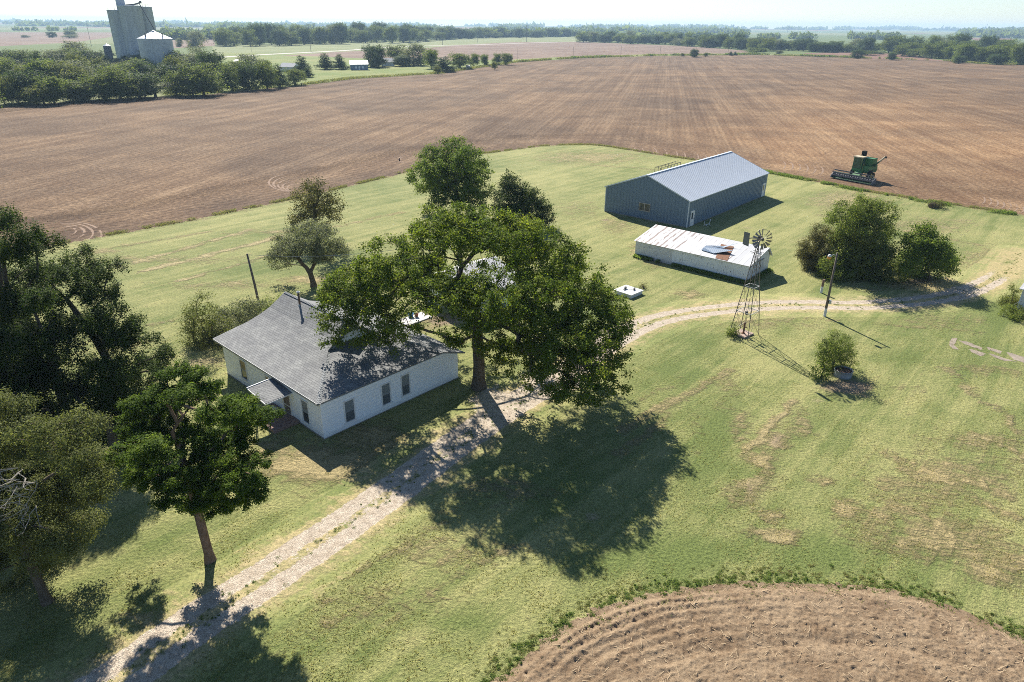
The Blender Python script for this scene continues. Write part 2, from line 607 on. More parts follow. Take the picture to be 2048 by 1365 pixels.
def drive_g(X, Y):
    d, arc, side = seg_dist(X, Y, DRIVE)
    L = d * side
    far = np.clip((arc - 47) / 14, 0, 1)
    mid = np.clip(0.56 - 0.42 * far + 0.4 * np.exp(-((arc - 38) / 7) ** 2) - 0.25 * np.exp(-((arc - 9) / 9) ** 2), 0, 1)
    hw = 1.55 - 0.2 * far
    tr = np.exp(-((np.abs(L) - 0.88) / 0.62) ** 4)
    k = np.maximum(tr, mid * (np.abs(L) < 0.9))
    k = k * (1 - 0.15 * far * vnoise(arc / 5, arc * 0, 8))
    edge = np.clip((hw + 0.35 - d) / 0.7, 0, 1)
    fork = blobs(X, Y, [(985, 800, 46, 26, 0.95), (1105, 760, 60, 22, 0.9), (1230, 668, 40, 16, .8), (1925, 582, 40, 10, .8)])
    return np.maximum(k * edge, fork) * np.clip((DRIVE_L - 7 - arc) / 12, 0, 1)


drive = grid_sheet('gravel_drive', -35, 72, 12, 96, 0.2, lambda X, Y: (seg_dist(X, Y, DRIVE)[0] < 3.4) & ~inside(X, Y, SOIL_POLY), 0.006, GRAVEL_M,
                   {'dry': f_dry, 'lush': f_lush, 'bare': f_bare, 'gravel': drive_g})

# freshly worked soil in the near corner: real furrows, clods and wheel marks
t = NT('near_soil')
p = t.pos()
n1, n2, n3 = t.noise(p, 0.5, 4), t.noise(p, 4.5, 5, 0.65), t.noise(p, 19, 4, 0.65)
c = t.mix(t.ramp(t.math('ADD', t.mul(n1, .5), t.mul(n2, .5)), .34, .66), (0.158, 0.107, 0.064), (0.272, 0.200, 0.126))
c = t.mix(1.0, c, t.n('CombineColor', None, i0=t.ramp(n3, .3, .7, .66, 1.25), i1=t.ramp(n3, .3, .7, .66, 1.25), i2=t.ramp(n3, .3, .7, .66, 1.25)), 'MULTIPLY')
fl = t.ramp(t.noise(t.stretch(p, 6, 1.1, 1, 0.35), 9, 2, .6), .69, .75)
c = t.mix(t.mul(fl, 0.55), c, (0.36, 0.28, 0.17))
c = t.mix(t.mul(t.ramp(t.noise(p, 6.5, 3, .6), .63, .70), .7), c, (0.055, 0.036, 0.028))
SOIL_M = t.done(c, 0.95, t.bump(t.math('ADD', n2, t.mul(n3, .6)), 0.7, 0.06), 0.1)


def soil_z(X, Y):
    d, arc, _ = seg_dist(X, Y, SOIL_EDGE)
    w = d + 0.22 * (fbm(X * .9, Y * .9, 4) - .5)
    left = np.exp(-((arc - 9) / 7.5) ** 2)
    far = np.clip((d - .35) / .5, 0, 1)
    fur = np.sin(w * 2 * math.pi / 0.52) * (0.005 + 0.05 * left) * np.exp(-(d / 3.4) ** 2)
    big = -0.07 * np.exp(-((w - 3.9) / .28) ** 2) * np.clip((arc - 8) / 4, 0, 1) - 0.06 * np.exp(-((w - 2.3) / .2) ** 2) * left
    lug = -0.05 * (np.abs(w - 1.05) < .27) * (np.sin(arc * 2 * math.pi / .36 + np.sign(w - 1.05) * 1.4) > .1) * left
    cl = (fbm(X * 3.5, Y * 3.5, 9, 4) - .5) * 0.12 + np.maximum(0, vnoise(X * 7.5, Y * 7.5, 31) - .74) * .28 - np.maximum(0, vnoise(X * 5.1, Y * 5.1, 47) - .80) * .35
    return 0.03 + far * (fur + big + lug + cl + 0.14)


soil = grid_sheet('bare_soil', -4, 30, 18, 28.6, 0.055, lambda X, Y: inside(X + 0.5 * (fbm(X * 1.6, Y * 1.6, 13) - .5), Y + 0.7 * (fbm(X * 1.6, Y * 1.6, 15) - .5), SOIL_POLY), soil_z, SOIL_M)

# big ploughed field
t = NT('ploughed_soil')
p = t.pos()
ang = math.atan2(0.2, 0.98)
rows = t.stretch(p, 1, 1, 1, ang)
sx = sep(t, rows)[0]
hd = t.attr('hd')
nl = t.noise(p, 0.012, 3)
nm = t.noise(p, 0.09, 5, 0.62)
acr = t.mix(t.ramp(t.math('ADD', hd, t.mul(nm, 6)), 14, 22), hd, sx)      # furrows follow the headland, then the rows
wob = t.math('ADD', acr, t.mul(t.math('SUBTRACT', t.noise(p, 0.25, 3), 0.5), 1.1))
fur = t.math('SINE', t.mul(wob, 2 * math.pi / 1.55))
fur2 = t.math('SINE', t.mul(t.math('ADD', acr, t.mul(nm, 1.6)), 2 * math.pi / 7.4))
fur3 = t.math('SINE', t.mul(t.math('ADD', acr, t.mul(nm, 3.0)), 2 * math.pi / 19.0))
streak = t.noise(t.stretch(rows, 0.42, 0.012), 1.0, 5, 0.65)
clod = t.noise(p, 1.5, 7, 0.78)
cl2 = t.noise(p, 9.0, 4, 0.65)
m = t.math('ADD', t.mul(nm, 0.42), t.math('ADD', t.mul(streak, 0.5), t.mul(clod, 0.62)))
m = t.math('ADD', m, t.math('ADD', t.mul(fur2, 0.022), t.mul(fur3, 0.02)))
warm = t.attr('warm')
blot = t.noise(p, 0.028, 4, 0.6, 0.8)
lo = t.mix(warm, (0.104, 0.066, 0.040), (0.182, 0.105, 0.055))
hi = t.mix(warm, (0.228, 0.158, 0.098), (0.345, 0.228, 0.125))
c = t.mix(t.ramp(m, 0.62, 1.04), lo, hi)
c = t.mix(1.0, c, t.n('CombineColor', None, i0=t.ramp(blot, .35, .65, .80, 1.16), i1=t.ramp(blot, .35, .65, .80, 1.14), i2=t.ramp(blot, .35, .65, .82, 1.10)), 'MULTIPLY')
c = t.mix(t.ramp(t.math('ADD', hd, t.mul(nm, 7)), 5, 12, .42, 0), c, (0.070, 0.043, 0.030))
straw = t.ramp(t.math('ADD', t.noise(t.stretch(rows, 1.6, 0.5), 1.5, 5, 0.72), t.mul(t.math('SUBTRACT', nl, .5), .35)), 0.60, 0.74)
c = t.mix(t.mul(straw, 0.6), c, (0.37, 0.27, 0.155))
weed = t.ramp(t.noise(p, 0.21, 6, 0.75), 0.70, 0.76)
c = t.mix(t.mul(weed, 0.5), c, (0.10, 0.12, 0.04))
c = t.mix(1.0, c, t.n('CombineColor', None, i0=t.ramp(clod, .32, .68, .62, 1.3), i1=t.ramp(clod, .32, .68, .62, 1.3), i2=t.ramp(clod, .32, .68, .62, 1.3)), 'MULTIPLY')
hgt_n = t.math('ADD', t.mul(fur, 0.13), t.math('ADD', t.mul(fur2, 0.06), t.math('ADD', t.mul(clod, 0.9), t.mul(cl2, 0.35))))
FIELD_M = t.done(c, 0.95, t.bump(hgt_n, 0.8, 0.28), 0.1)
FAR_EDGE = A2([(-700, 262), (-260, 236), (0, 213), (200, 200), (420, 188), (610, 170), (700, 158), (870, 148), (1030, 125), (1150, 117), (1320, 111.5), (1400, 111), (1500, 109.5), (1700, 116), (1880, 122), (1960, 128), (2048, 130.5), (2300, 142)])
FPOLY = FAR_EDGE + [(560, 60), (-160, 60)]


def f_hd(X, Y):
    a, _, _ = seg_dist(X, Y, FIELD_EDGE)
    b, _, _ = seg_dist(X, Y, FAR_EDGE)
    return np.minimum(a, b)


def f_warm(X, Y):
    return np.clip(np.maximum(blobs(X, Y, [(1750, 280, 420, 90, 1.0), (2000, 330, 260, 90, 1.0), (1500, 250, 200, 40, .7)]), 0.12) + 0.3 * (fbm(X / 60, Y / 60, 5) - .5), 0, 1)


field = grid_sheet('ploughed_field', -420, 640, 60, 760, 2.5, lambda X, Y: inside(X, Y, FPOLY), -0.03, FIELD_M, {'hd': f_hd, 'warm': f_warm})

# pale wheel marks where the machines turned on the headland
TRACK_M = plain('turning_marks', (0.245, 0.172, 0.122), 0.95, 0.1, 0, 0.3, 1.5)
rng = np.random.default_rng(5)
mb = MB()


def arc_strip(px, py, rx, ry, a0, a1, w):
    c, ax, ay = at(px, py), at(px + rx, py) - at(px, py), at(px, py - ry) - at(px, py)
    pts = [c + ax * math.cos(a) + ay * math.sin(a) for a in np.linspace(a0, a1, 15)]
    for i in range(14):
        if rng.random() < .12:
            continue
        a, b = pts[i], pts[i + 1]
        d = (b - a) / np.linalg.norm(b - a)
        s = np.array([-d[1], d[0], 0]) * w * .5 * (0.5 + min(i, 13 - i) / 9 + .3 * rng.random())
        z = np.array([0, 0, -0.012])
        mb.poly([a - s + z, b - s + z, b + s + z, a + s + z])


for i in range(9):
    arc_strip(1255 + i * 21 + rng.uniform(-4, 4), 301 + i * 2.2, 13, 11, -1.3, 1.2, .22)
for i in range(6):
    arc_strip(1560 + i * 15, 330 + i * 2.2, 11, 9, -1.2, 1.3, .22)
for i in range(5):
    arc_strip(600 + i * 4, 376 - i * 3, 26 + i * 13, 8 + i * 3, 1.9, 4.3, .28)
for i in range(4):
    arc_strip(130 + i * 3, 462 + i * 2, 22 + i * 14, 9 + i * 5, -0.9, 1.9, .26)
for i in range(4):
    arc_strip(812 + i * 5, 322 - i * 1.5, 14 + i * 5, 4 + i * 1.5, 2.2, 4.2, .25)
for i in range(7):
    arc_strip(1960 + i * 13, 400 + i * 3, 10, 8, -1.2, 1.2, .2)
tag(mb.build('wheel_marks', TRACK_M), kind='structure')

# land beyond: one sheet to the horizon, and the patches of field one can tell apart
t = NT('far_land')
p = t.pos()
vor = t.n('TexVoronoi', {'feature': 'F1', 'distance': 'CHEBYCHEV'}, Vector=t.stretch(p, 1, 0.55, 1, 0.2), Scale=0.0016)
vv = sep(t, vor.outputs['Color'])
pn = t.noise(p, 0.004, 5, 0.6)
c = t.mix(t.ramp(t.math('ADD', vv[0], t.mul(t.math('SUBTRACT', pn, .5), .6)), 0.45, 0.62), (0.125, 0.155, 0.06), (0.19, 0.20, 0.095))
c = t.mix(t.ramp(vv[1], 0.74, 0.78), c, (0.19, 0.125, 0.085))
c = t.mix(t.mul(t.ramp(t.noise(p, .05, 5, .7), .45, .7), .35), c, (0.09, 0.12, 0.045))
LAND_M = t.done(c, 0.95, None, 0.05)
rr = np.concatenate([[0.0], np.geomspace(60, 9500, 74)])
na = 180
th = np.linspace(0, 2 * math.pi, na, endpoint=False)
Rg, Tg = np.meshgrid(rr, th, indexing='ij')
X, Y = Rg * np.sin(Tg), Rg * np.cos(Tg)
up = np.clip((Rg - 2300) / 2500, 0, 1)
Z = -0.06 + up * (34 * np.maximum(0, fbm(X / 1500 + 9, Y / 1500, 3, 4) - 0.36) + 6 * np.clip((Rg - 5000) / 4500, 0, 1))
i = np.arange(len(rr) - 1)[:, None] * na
j = np.arange(na)[None, :]
j2 = (j + 1) % na
F4 = np.stack([(i + j).ravel(), (i + na + j).ravel(), (i + na + j2).ravel(), (i + j2).ravel()], 1)
tag(link('terrain', np_mesh('terrain', np.stack([X.ravel(), Y.ravel(), Z.ravel()], 1), F4[:, ::-1], LAND_M, True)), kind='structure')


def far_z(x, y):
    r = math.hypot(x, y)
    u = min(max((r - 2300) / 2500, 0), 1)
    f = float(fbm(np.array([x / 1500 + 9]), np.array([y / 1500]), 3, 4)[0])
    return -0.06 + u * (34 * max(0, f - 0.36) + 6 * min(max((r - 5000) / 4500, 0), 1))


def land_mat(name, a, b, rowscale=0.0):
    t = NT(name)
    p = t.pos()
    k = t.math('ADD', t.mul(t.noise(p, .02, 5, .65), .6), t.mul(t.noise(t.stretch(p, .3, .02, 1, ang), 1.0, 4, .6), .4))
    c = t.mix(t.ramp(k, .36, .64), a, b)
    f = t.noise(p, 1.2, 5, .7)
    c = t.mix(1.0, c, t.n('CombineColor', None, i0=t.ramp(f, .3, .7, .7, 1.25), i1=t.ramp(f, .3, .7, .7, 1.25), i2=t.ramp(f, .3, .7, .75, 1.2)), 'MULTIPLY')
    return t.done(c, .95, t.bump(f, .5, .3), .08)


def patch(name, pts, m, z):
    w = A2(pts)
    mb = MB()
    dense = []
    for a, b in zip(w, w[1:] + w[:1]):
        n = max(1, int(math.hypot(b[0] - a[0], b[1] - a[1]) / 12))
        for i in range(n):
            dense.append((a[0] + (b[0] - a[0]) * i / n + rng.uniform(-1, 1), a[1] + (b[1] - a[1]) * i / n + rng.uniform(-1.6, 1.6), z))
    mb.poly(dense)
    if Vector(dense[0]).length and sum((a[0] * b[1] - b[0] * a[1]) for a, b in zip(dense, dense[1:] + dense[:1])) < 0:
        mb.f[0] = mb.f[0][::-1]
    return tag(mb.build(name, m), kind='structure')


MEADOW_M = land_mat('meadow_grass', (0.125, 0.17, 0.045), (0.22, 0.225, 0.085))
STUB_M = land_mat('stubble_soil', (0.15, 0.10, 0.075), (0.23, 0.165, 0.12))
PALE_M = land_mat('pale_pasture', (0.155, 0.18, 0.075), (0.225, 0.235, 0.115))
RED_M = land_mat('red_soil', (0.16, 0.092, 0.066), (0.215, 0.13, 0.095))
patch('pale_pasture', [(425, 113), (425, 92), (680, 86), (850, 82), (940, 77), (1160, 72), (1168, 84), (1000, 88), (850, 98), (640, 110)], PALE_M, -0.045)
patch('meadow', [(330, 197), (420, 188), (610, 170), (700, 158), (870, 148), (1030, 125), (1150, 117), (1150, 112.5), (1000, 118), (900, 121), (740, 118), (640, 109), (450, 106), (330, 140)], MEADOW_M, -0.04)
patch('stubble_field', [(560, 112), (680, 104), (847, 97), (919, 90.5), (1022, 85), (1158, 84), (1380, 93), (1493, 102), (1500, 107), (1400, 108.5), (1320, 109), (1150, 114), (1030, 120), (900, 122), (740, 118), (640, 113)], STUB_M, -0.035)
patch('red_field', [(1606, 107), (1711, 104.5), (1827, 110), (1868, 119), (1915, 125), (1840, 121.5), (1760, 119), (1657, 114.5)], RED_M, -0.035)
patch('red_field_far', [(1936, 74.5), (2018, 73), (2028, 81), (1950, 82)], RED_M, -0.035)
patch('brown_field', [(-60, 61), (222, 65), (224, 74), (150, 85), (-60, 96)], STUB_M, -0.045)
patch('brown_field_far', [(345, 67), (425, 65), (430, 92), (345, 97)], STUB_M, -0.048)
patch('green_verge', [(1030, 125.5), (1150, 117.5), (1320, 112), (1400, 111.5), (1500, 110), (1560, 111.5), (1500, 107.4), (1400, 107.6), (1320, 108.4), (1150, 113), (1030, 119)], MEADOW_M, -0.025)
ROAD_M = plain('pale_road', (0.42, 0.38, 0.33), .9, .2, 0, .15, .05)
rd = smooth_line(A2([(380, 119), (520, 110), (680, 102), (782, 95), (850, 92.2), (960, 89.6), (1100, 85.2), (1200, 83.2)]), 4)
mb = MB()
for a, b in zip(rd[:-1], rd[1:]):
    a, b = Vector((*a, -.02)), Vector((*b, -.02))
    s = (b - a).cross(Vector((0, 0, 1))).normalized() * 5
    mb.poly([a + s, b + s, b - s, a - s])
tag(mb.build('country_road', ROAD_M), kind='structure')

# old concrete pieces flush with the grass
CONC_M = plain('old_concrete', (0.275, 0.23, 0.18), .95, .1, 0, .4, 2.0, .5)
mb = MB()
for pts in ([(1903, 677), (1916, 676), (1908, 690), (1917, 699), (1907, 699), (1898, 690)], [(1916, 681), (1935, 684), (1966, 697), (1962, 701), (1930, 689)], [(1937, 699), (1952, 701), (1972, 709), (1962, 713), (1945, 706)],
            [(1974, 694), (2004, 703), (2000, 708), (1976, 700)], [(1978, 707), (2010, 717), (2034, 724), (2010, 722), (1985, 714)], [(2012, 704), (2060, 718), (2060, 730), (2028, 720)]):
    ring = []
    for (xa, ya), (xb, yb) in zip(pts, pts[1:] + pts[:1]):
        a, b = at(xa, ya), at(xb, yb)
        for u in (0, .25, .5, .75):
            q = a + (b - a) * u + np.array([rng.uniform(-.06, .06), rng.uniform(-.06, .06), 0])
            ring.append((q[0], q[1], -0.02))
    mb.prism(ring, (0, 0, 0.032))
tag(mb.build('concrete_path', CONC_M), kind='structure')
# ------------------------------------------------------------------ vegetation
BARK = plain('grey_bark', (0.12, 0.095, 0.07), .95, .1, 0, .45, 4.0, .8)
BARK_RED = plain('cedar_bark', (0.20, 0.135, 0.095), .95, .1, 0, .4, 4.0, .8)
BARK_PALE = plain('dead_wood', (0.34, 0.31, 0.27), .9, .1, 0, .3, 4.0, .4)
L_ELM = leaf_mat('elm_leaves', (0.052, 0.088, 0.012), (0.118, 0.164, 0.021), (0.235, 0.262, 0.042), .45)
L_CEDAR = leaf_mat('cedar_sprays', (0.034, 0.064, 0.010), (0.080, 0.128, 0.016), (0.165, 0.220, 0.032), .40)
L_CEDAR_DK = leaf_mat('dark_cedar_sprays', (0.022, 0.040, 0.009), (0.046, 0.074, 0.013), (0.098, 0.135, 0.022), .32)
L_OLIVE = leaf_mat('olive_cedar_sprays', (0.078, 0.092, 0.034), (0.138, 0.155, 0.055), (0.215, 0.225, 0.090), .36)
L_GREEN = leaf_mat('fresh_leaves', (0.075, 0.120, 0.022), (0.135, 0.190, 0.034), (0.215, 0.260, 0.060), .42)
L_GREY = leaf_mat('grey_green_leaves', (0.105, 0.122, 0.068), (0.170, 0.185, 0.108), (0.26, 0.27, 0.175), .36)
L_BROWN = leaf_mat('browned_leaves', (0.070, 0.072, 0.028), (0.125, 0.120, 0.046), (0.195, 0.170, 0.078), .35)
L_YELLOW = leaf_mat('yellow_green_leaves', (0.085, 0.105, 0.026), (0.145, 0.165, 0.042), (0.215, 0.220, 0.070), .34)
L_TAM = leaf_mat('feathery_green', (0.090, 0.125, 0.028), (0.155, 0.195, 0.048), (0.225, 0.255, 0.074), .45)
L_FAR = leaf_mat('far_leaves', (0.075, 0.105, 0.026), (0.135, 0.168, 0.044), (0.20, 0.225, 0.066), .45)
L_FARDK = leaf_mat('far_dark_leaves', (0.042, 0.066, 0.026), (0.070, 0.102, 0.036), (0.105, 0.140, 0.050), .35)


def leaf_mesh(name, P, out, size, rng, mat, var, up=0.5, slim=0.55, outw=0.7):
    N = len(P)
    n = rng.normal(size=(N, 3)) * 0.75 + out * outw + np.array([0, 0, up])
    n /= np.linalg.norm(n, axis=1, keepdims=True) + 1e-9
    a = rng.normal(size=(N, 3)) + out * 0.8 + np.array([0, 0, -.15])
    a -= n * (a * n).sum(1, keepdims=True)
    a /= np.linalg.norm(a, axis=1, keepdims=True) + 1e-9
    b = np.cross(n, a)
    s = (size * rng.uniform(.65, 1.35, N))[:, None] if np.isscalar(size) else (size * rng.uniform(.65, 1.35, N))[:, None]
    V = np.empty((N, 4, 3), np.float32)
    V[:, 0] = P - a * s * .5
    V[:, 1] = P + b * s * slim * .5 - n * s * .08
    V[:, 2] = P + a * s * .5 + n * s * .06
    V[:, 3] = P - b * s * slim * .5 - n * s * .08
    F4 = np.arange(4 * N, dtype=np.int32).reshape(N, 4)
    return np_mesh(name, V.reshape(-1, 3), F4, mat, False, {'var': np.repeat(np.clip(var, 0, 1), 4)})


def grow(trunk, attr, rng, bf=0.32, step=0.55, wig=0.07, minlen=0.0):
    """join the crown's twig points to the trunk, each to its best neighbour"""
    nodes = [np.asarray(p, float) for p in trunk]
    par = [-1] + list(range(len(trunk) - 1))
    plen = [0.0]
    for i in range(1, len(nodes)):
        plen.append(plen[-1] + np.linalg.norm(nodes[i] - nodes[i - 1]))
    N = np.zeros((len(nodes) + len(attr) * 40 + 10, 3))
    L = np.zeros(len(N))
    k = len(nodes)
    N[:k] = nodes
    L[:k] = plen
    ok = np.zeros(len(N), bool)
    ok[:k] = np.array(plen) >= minlen
    top = nodes[-1]
    tips = []
    for p in sorted(attr, key=lambda q: np.linalg.norm(q - top)):
        d = np.linalg.norm(N[:k] - p, axis=1)
        c = d + bf * L[:k] + 0.5 * np.maximum(0, N[:k, 2] - p[2])
        c[~ok[:k]] = 1e9
        j = int(np.argmin(c))
        dist = d[j]
        n = max(1, int(dist / step))
        a = N[j].copy()
        last = j
        off = rng.normal(size=3) * wig * dist + np.array([0, 0, 0.10 * dist])
        for s in range(1, n + 1):
            u = s / n
            q = a + (p - a) * u + off * 4 * u * (1 - u) * .5 + (rng.normal(size=3) * wig * step * .6 if s < n else 0)
            N[k] = q
            L[k] = L[last] + np.linalg.norm(q - N[last])
            ok[k] = True
            par.append(last)
            last = k
            k += 1
            if k >= len(N) - 2:
                return N[:k], par, tips
        tips.append(last)
    return N[:k], par, tips


def limb_mesh(name, N, par, tips, r_tip, r_base, mat, flare=1.5, rng=None):
    n = len(N)
    cnt = np.zeros(n)
    for t in tips:
        cnt[t] += 1
    for i in range(n - 1, 0, -1):
        cnt[par[i]] += cnt[i]
    tot = max(cnt[0], 2)
    e = math.log(r_base / r_tip) / math.log(tot)
    rad = r_tip * np.maximum(cnt, 1) ** e
    kids = [[] for _ in range(n)]
    for i in range(1, n):
        kids[par[i]].append(i)
    Vs, Fs, off = [], [], 0
    starts = [(0, None)]
    while starts:
        s, p0 = starts.pop()
        ch = ([] if p0 is None else [p0]) + [s]
        c = s
        while kids[c]:
            ks = sorted(kids[c], key=lambda q: -cnt[q])
            for q in ks[1:]:
                starts.append((q, c))
            c = ks[0]
            ch.append(c)
        if len(ch) < 2:
            continue
        P = N[ch]
        R = rad[ch].copy()
        if p0 is not None:
            R[0] = min(R[0], R[1] * 1.15)
        else:
            z = P[:, 2] - P[0, 2]
            R = R * (1 + (flare - 1) * np.exp(-z / (1.3 * r_base)))
        sides = 9 if R.max() > .2 else (6 if R.max() > .06 else 3)
        T = np.gradient(P, axis=0)
        T /= np.linalg.norm(T, axis=1, keepdims=True) + 1e-9
        ref = np.array([1.0, .3, 0]) if abs(T[0, 0]) < .8 else np.array([0, 1.0, .2])
        A = np.cross(T, ref)
        A /= np.linalg.norm(A, axis=1, keepdims=True) + 1e-9
        B = np.cross(T, A)
        an = np.linspace(0, 2 * math.pi, sides, endpoint=False)
        rr_ = R[:, None] * (1 + (.10 * np.sin(an * 3 + s)[None, :] if sides == 9 else 0))
        V = P[:, None, :] + rr_[:, :, None] * (A[:, None, :] * np.cos(an)[None, :, None] + B[:, None, :] * np.sin(an)[None, :, None])
        m = len(ch)
        i = (np.arange(m - 1)[:, None] * sides)
        k = np.arange(sides)[None, :]
        k2 = (k + 1) % sides
        Fs.append(np.stack([(i + k).ravel(), (i + k2).ravel(), (i + sides + k2).ravel(), (i + sides + k).ravel()], 1) + off)
        Vs.append(V.reshape(-1, 3))
        off += m * sides
    return np_mesh(name, np.concatenate(Vs), np.concatenate(Fs), mat, True)


def lobe_clusters(lobes, dens, rng, low=-0.45, inner=0.35):
    """twig ends spread through flattened clumps: mostly near the upper skin, some within"""
    C, O, S = [], [], []
    for li, (cx, cy, cz, rx, ry, rz) in enumerate(lobes):
        n = max(4, int(dens * (rx * ry * 2 + rx * rz * 1.5)))
        d = rng.normal(size=(n * 3, 3))
        d /= np.linalg.norm(d, axis=1, keepdims=True)
        d = d[d[:, 2] > low][:n]
        r = np.where(rng.random(len(d)) < inner, rng.uniform(.25, .75, len(d)), rng.uniform(.78, 1.04, len(d)))
        C.append(np.array([cx, cy, cz]) + d * r[:, None] * np.array([rx, ry, rz]))
        O.append(d)
        S.append(np.full(len(d), rng.uniform(-.14, .14)) + rng.normal(size=len(d)) * .17)
    return np.concatenate(C), np.concatenate(O), np.concatenate(S)


def crown_mesh(name, C, O, S, nleaf, sig, size, rng, mat, up=.5, slim=.55, sigz=None, droop=0.0, outw=.7):
    K = len(C)
    cnt = np.maximum(2, (nleaf * rng.uniform(.6, 1.4, K))).astype(int)
    idx = np.repeat(np.arange(K), cnt)
    off = rng.normal(size=(len(idx), 3)) * np.array([sig, sig, sigz or sig * .7])
    off += O[idx] * (np.abs(rng.normal(size=(len(idx), 1))) * sig * .6)
    off[:, 2] -= droop * rng.random(len(idx)) ** 2
    out = O[idx] * .8 + off / (np.linalg.norm(off, axis=1, keepdims=True) + 1e-6) * .5
    var = 0.42 + S[idx] + rng.normal(size=len(idx)) * .17
    P = C[idx] + off
    P[:, 2] = np.maximum(P[:, 2], .06)
    return leaf_mesh(name, P, out, size, rng, mat, var, up, slim, outw)


def px_lobes(base, lst, rng, spread, flat=.8, dy0=0.0, frag=False):
    """clumps surveyed on the photograph, set out through the crown's own depth; local to the tree's base"""
    out = []
    for q in lst:
        px, py, rp = q[:3]
        dy = q[3] if len(q) > 3 else rng.uniform(-1, 1) * spread
        p = onplane(base[1] + dy0 + dy, px, py)
        r = rp * depth(p) / FPX
        c = (p[0] - base[0], p[1] - base[1], p[2])
        if not frag:
            out.append((*c, r, r, r * flat))
            continue
        out.append((*c, r * .66, r * .66, r * flat * .66))
        for k in range(4):                       # ragged boughs standing out of the clump
            a, u = rng.uniform(0, 6.28), rng.uniform(.5, .95)
            s = rng.uniform(.28, .52)
            out.append((c[0] + math.cos(a) * r * u, c[1] + math.sin(a) * r * u, c[2] + rng.uniform(-.5, .6) * r, r * s * 1.25, r * s * 1.25, r * flat * s * .8))
    return out


def make_tree(name, label, base, lobes, leafm, bark, seed, dens=2.2, nleaf=70, sig=.3, size=.12, r_base=.25, r_tip=.012, trunk=None, up=.5, slim=.55, droop=0, bf=.32,
              inner=.35, low=-.45, sigz=None, minlen=0.0, group=None, cat='tree', step=.55, flare=1.5, outw=.7, wig=.07, voids=()):
    rng = np.random.default_rng(seed)
    C, O, S = lobe_clusters(lobes, dens, rng, low, inner)
    ok = C[:, 2] > .15
    for px, py, rx, ry in voids:
        for i, q in enumerate(C):
            x, y = pix(np.asarray(base) + q)
            if ((x - px) / rx) ** 2 + ((y - py) / ry) ** 2 < 1 and rng.random() < .62:
                ok[i] = False
    C, O, S = C[ok], O[ok], S[ok]
    if trunk is None:
        zt = max(l[2] for l in lobes)
        cx, cy = np.mean([l[0] for l in lobes]), np.mean([l[1] for l in lobes])
        trunk = [(0, 0, -.1)] + [(cx * .5 * u * u, cy * .5 * u * u, zt * .75 * u) for u in np.linspace(.1, 1, 9)]
    N, par, tips = grow(trunk, list(C), rng, bf, step, wig, minlen)
    t = thing(name, label, cat, base, 0, group)
    link('trunk', limb_mesh('trunk', N, par, tips, r_tip, r_base, bark, flare), t)
    link('crown', crown_mesh('crown', C, O, S, nleaf, sig, size, rng, leafm, up, slim, sigz, droop, outw), t)
    return t


def copy_thing(src, loc, rz=0.0, sxy=1.0, sz=1.0, label=None, group=None):
    r = src.copy()
    COL.objects.link(r)
    r.location = [float(x) for x in loc]
    r.rotation_euler = (0, 0, rz)
    r.scale = (sxy, sxy, sz)
    if label:
        r['label'] = label
    if group:
        r['group'] = group
    for ch in src.children:
        c = ch.copy()
        COL.objects.link(c)
        c.parent = r
        for g in ch.children:
            d = g.copy()
            COL.objects.link(d)
            d.parent = c
    return r


# ---- the big elm between house and drive
EB = at(957, 775)
rng = np.random.default_rng(11)
lob = []
for k in range(13):
    a = 2 * math.pi * k / 13 + rng.uniform(-.12, .12)
    if 3.35 < a < 5.2:
        continue
    R_ = 8.9 + rng.uniform(-.8, .9)
    lob.append((math.cos(a) * R_, math.sin(a) * R_, 6.3 + rng.uniform(-.9, 1.0), 2.7, 2.7, 2.2))
for k in range(9):
    a = 2 * math.pi * (k + .3) / 9 + rng.uniform(-.15, .15)
    R_ = 5.9 + rng.uniform(-.6, .6)
    if 1.1 < a < 1.9:
        continue
    lob.append((math.cos(a) * R_, math.sin(a) * R_ + (.6 if math.sin(a) < 0 else 0), 10.0 + (-.9 if math.sin(a) < -.3 else .2) + rng.uniform(-.5, .5), 2.7, 2.7, 2.0))
for k in range(5):
    a = 2 * math.pi * (k + .1) / 5
    lob.append((math.cos(a) * 2.6, math.sin(a) * 2.6 + 1.2, 12.0 + rng.uniform(-.4, .4), 2.3, 2.3, 1.7))
# skirts hanging low, as they do over the drive and by the house
for px, py, rp, dy in ((1110, 700, 62, -3.0), (1190, 720, 62, -2.2), (1230, 760, 30, -3.4), (1100, 770, 46, -4.4), (1170, 775, 46, -4.6), (1060, 720, 40, -4.0), (1205, 640, 60, -.5), (800, 655, 42, -4.2), (742, 640, 44, -3.0), (770, 690, 22, -3.6),
                       (690, 590, 52, -1.0), (850, 640, 34, -5.0), (1000, 600, 44, -6.4), (905, 690, 24, -3.0), (1050, 640, 55, -5.5), (985, 690, 26, -2.5), (1010, 735, 26, -3.5), (935, 640, 34, -3.5), (1010, 670, 40, -3.0), (905, 600, 40, -5.0), (870, 585, 44, -4.0), (960, 585, 36, -5.0), (1080, 600, 50, -5), (1045, 690, 40, -1.5), (1090, 650, 44, -1.0), (1000, 700, 30, -1.0), (905, 680, 22, -1.5), (975, 650, 30, -2.0), (940, 680, 18, -1.8)):
    q = onplane(EB[1] + dy, px, py)
    r = rp * depth(q) / FPX
    lob.append((q[0] - EB[0], q[1] - EB[1], q[2], r, r, r * .8))
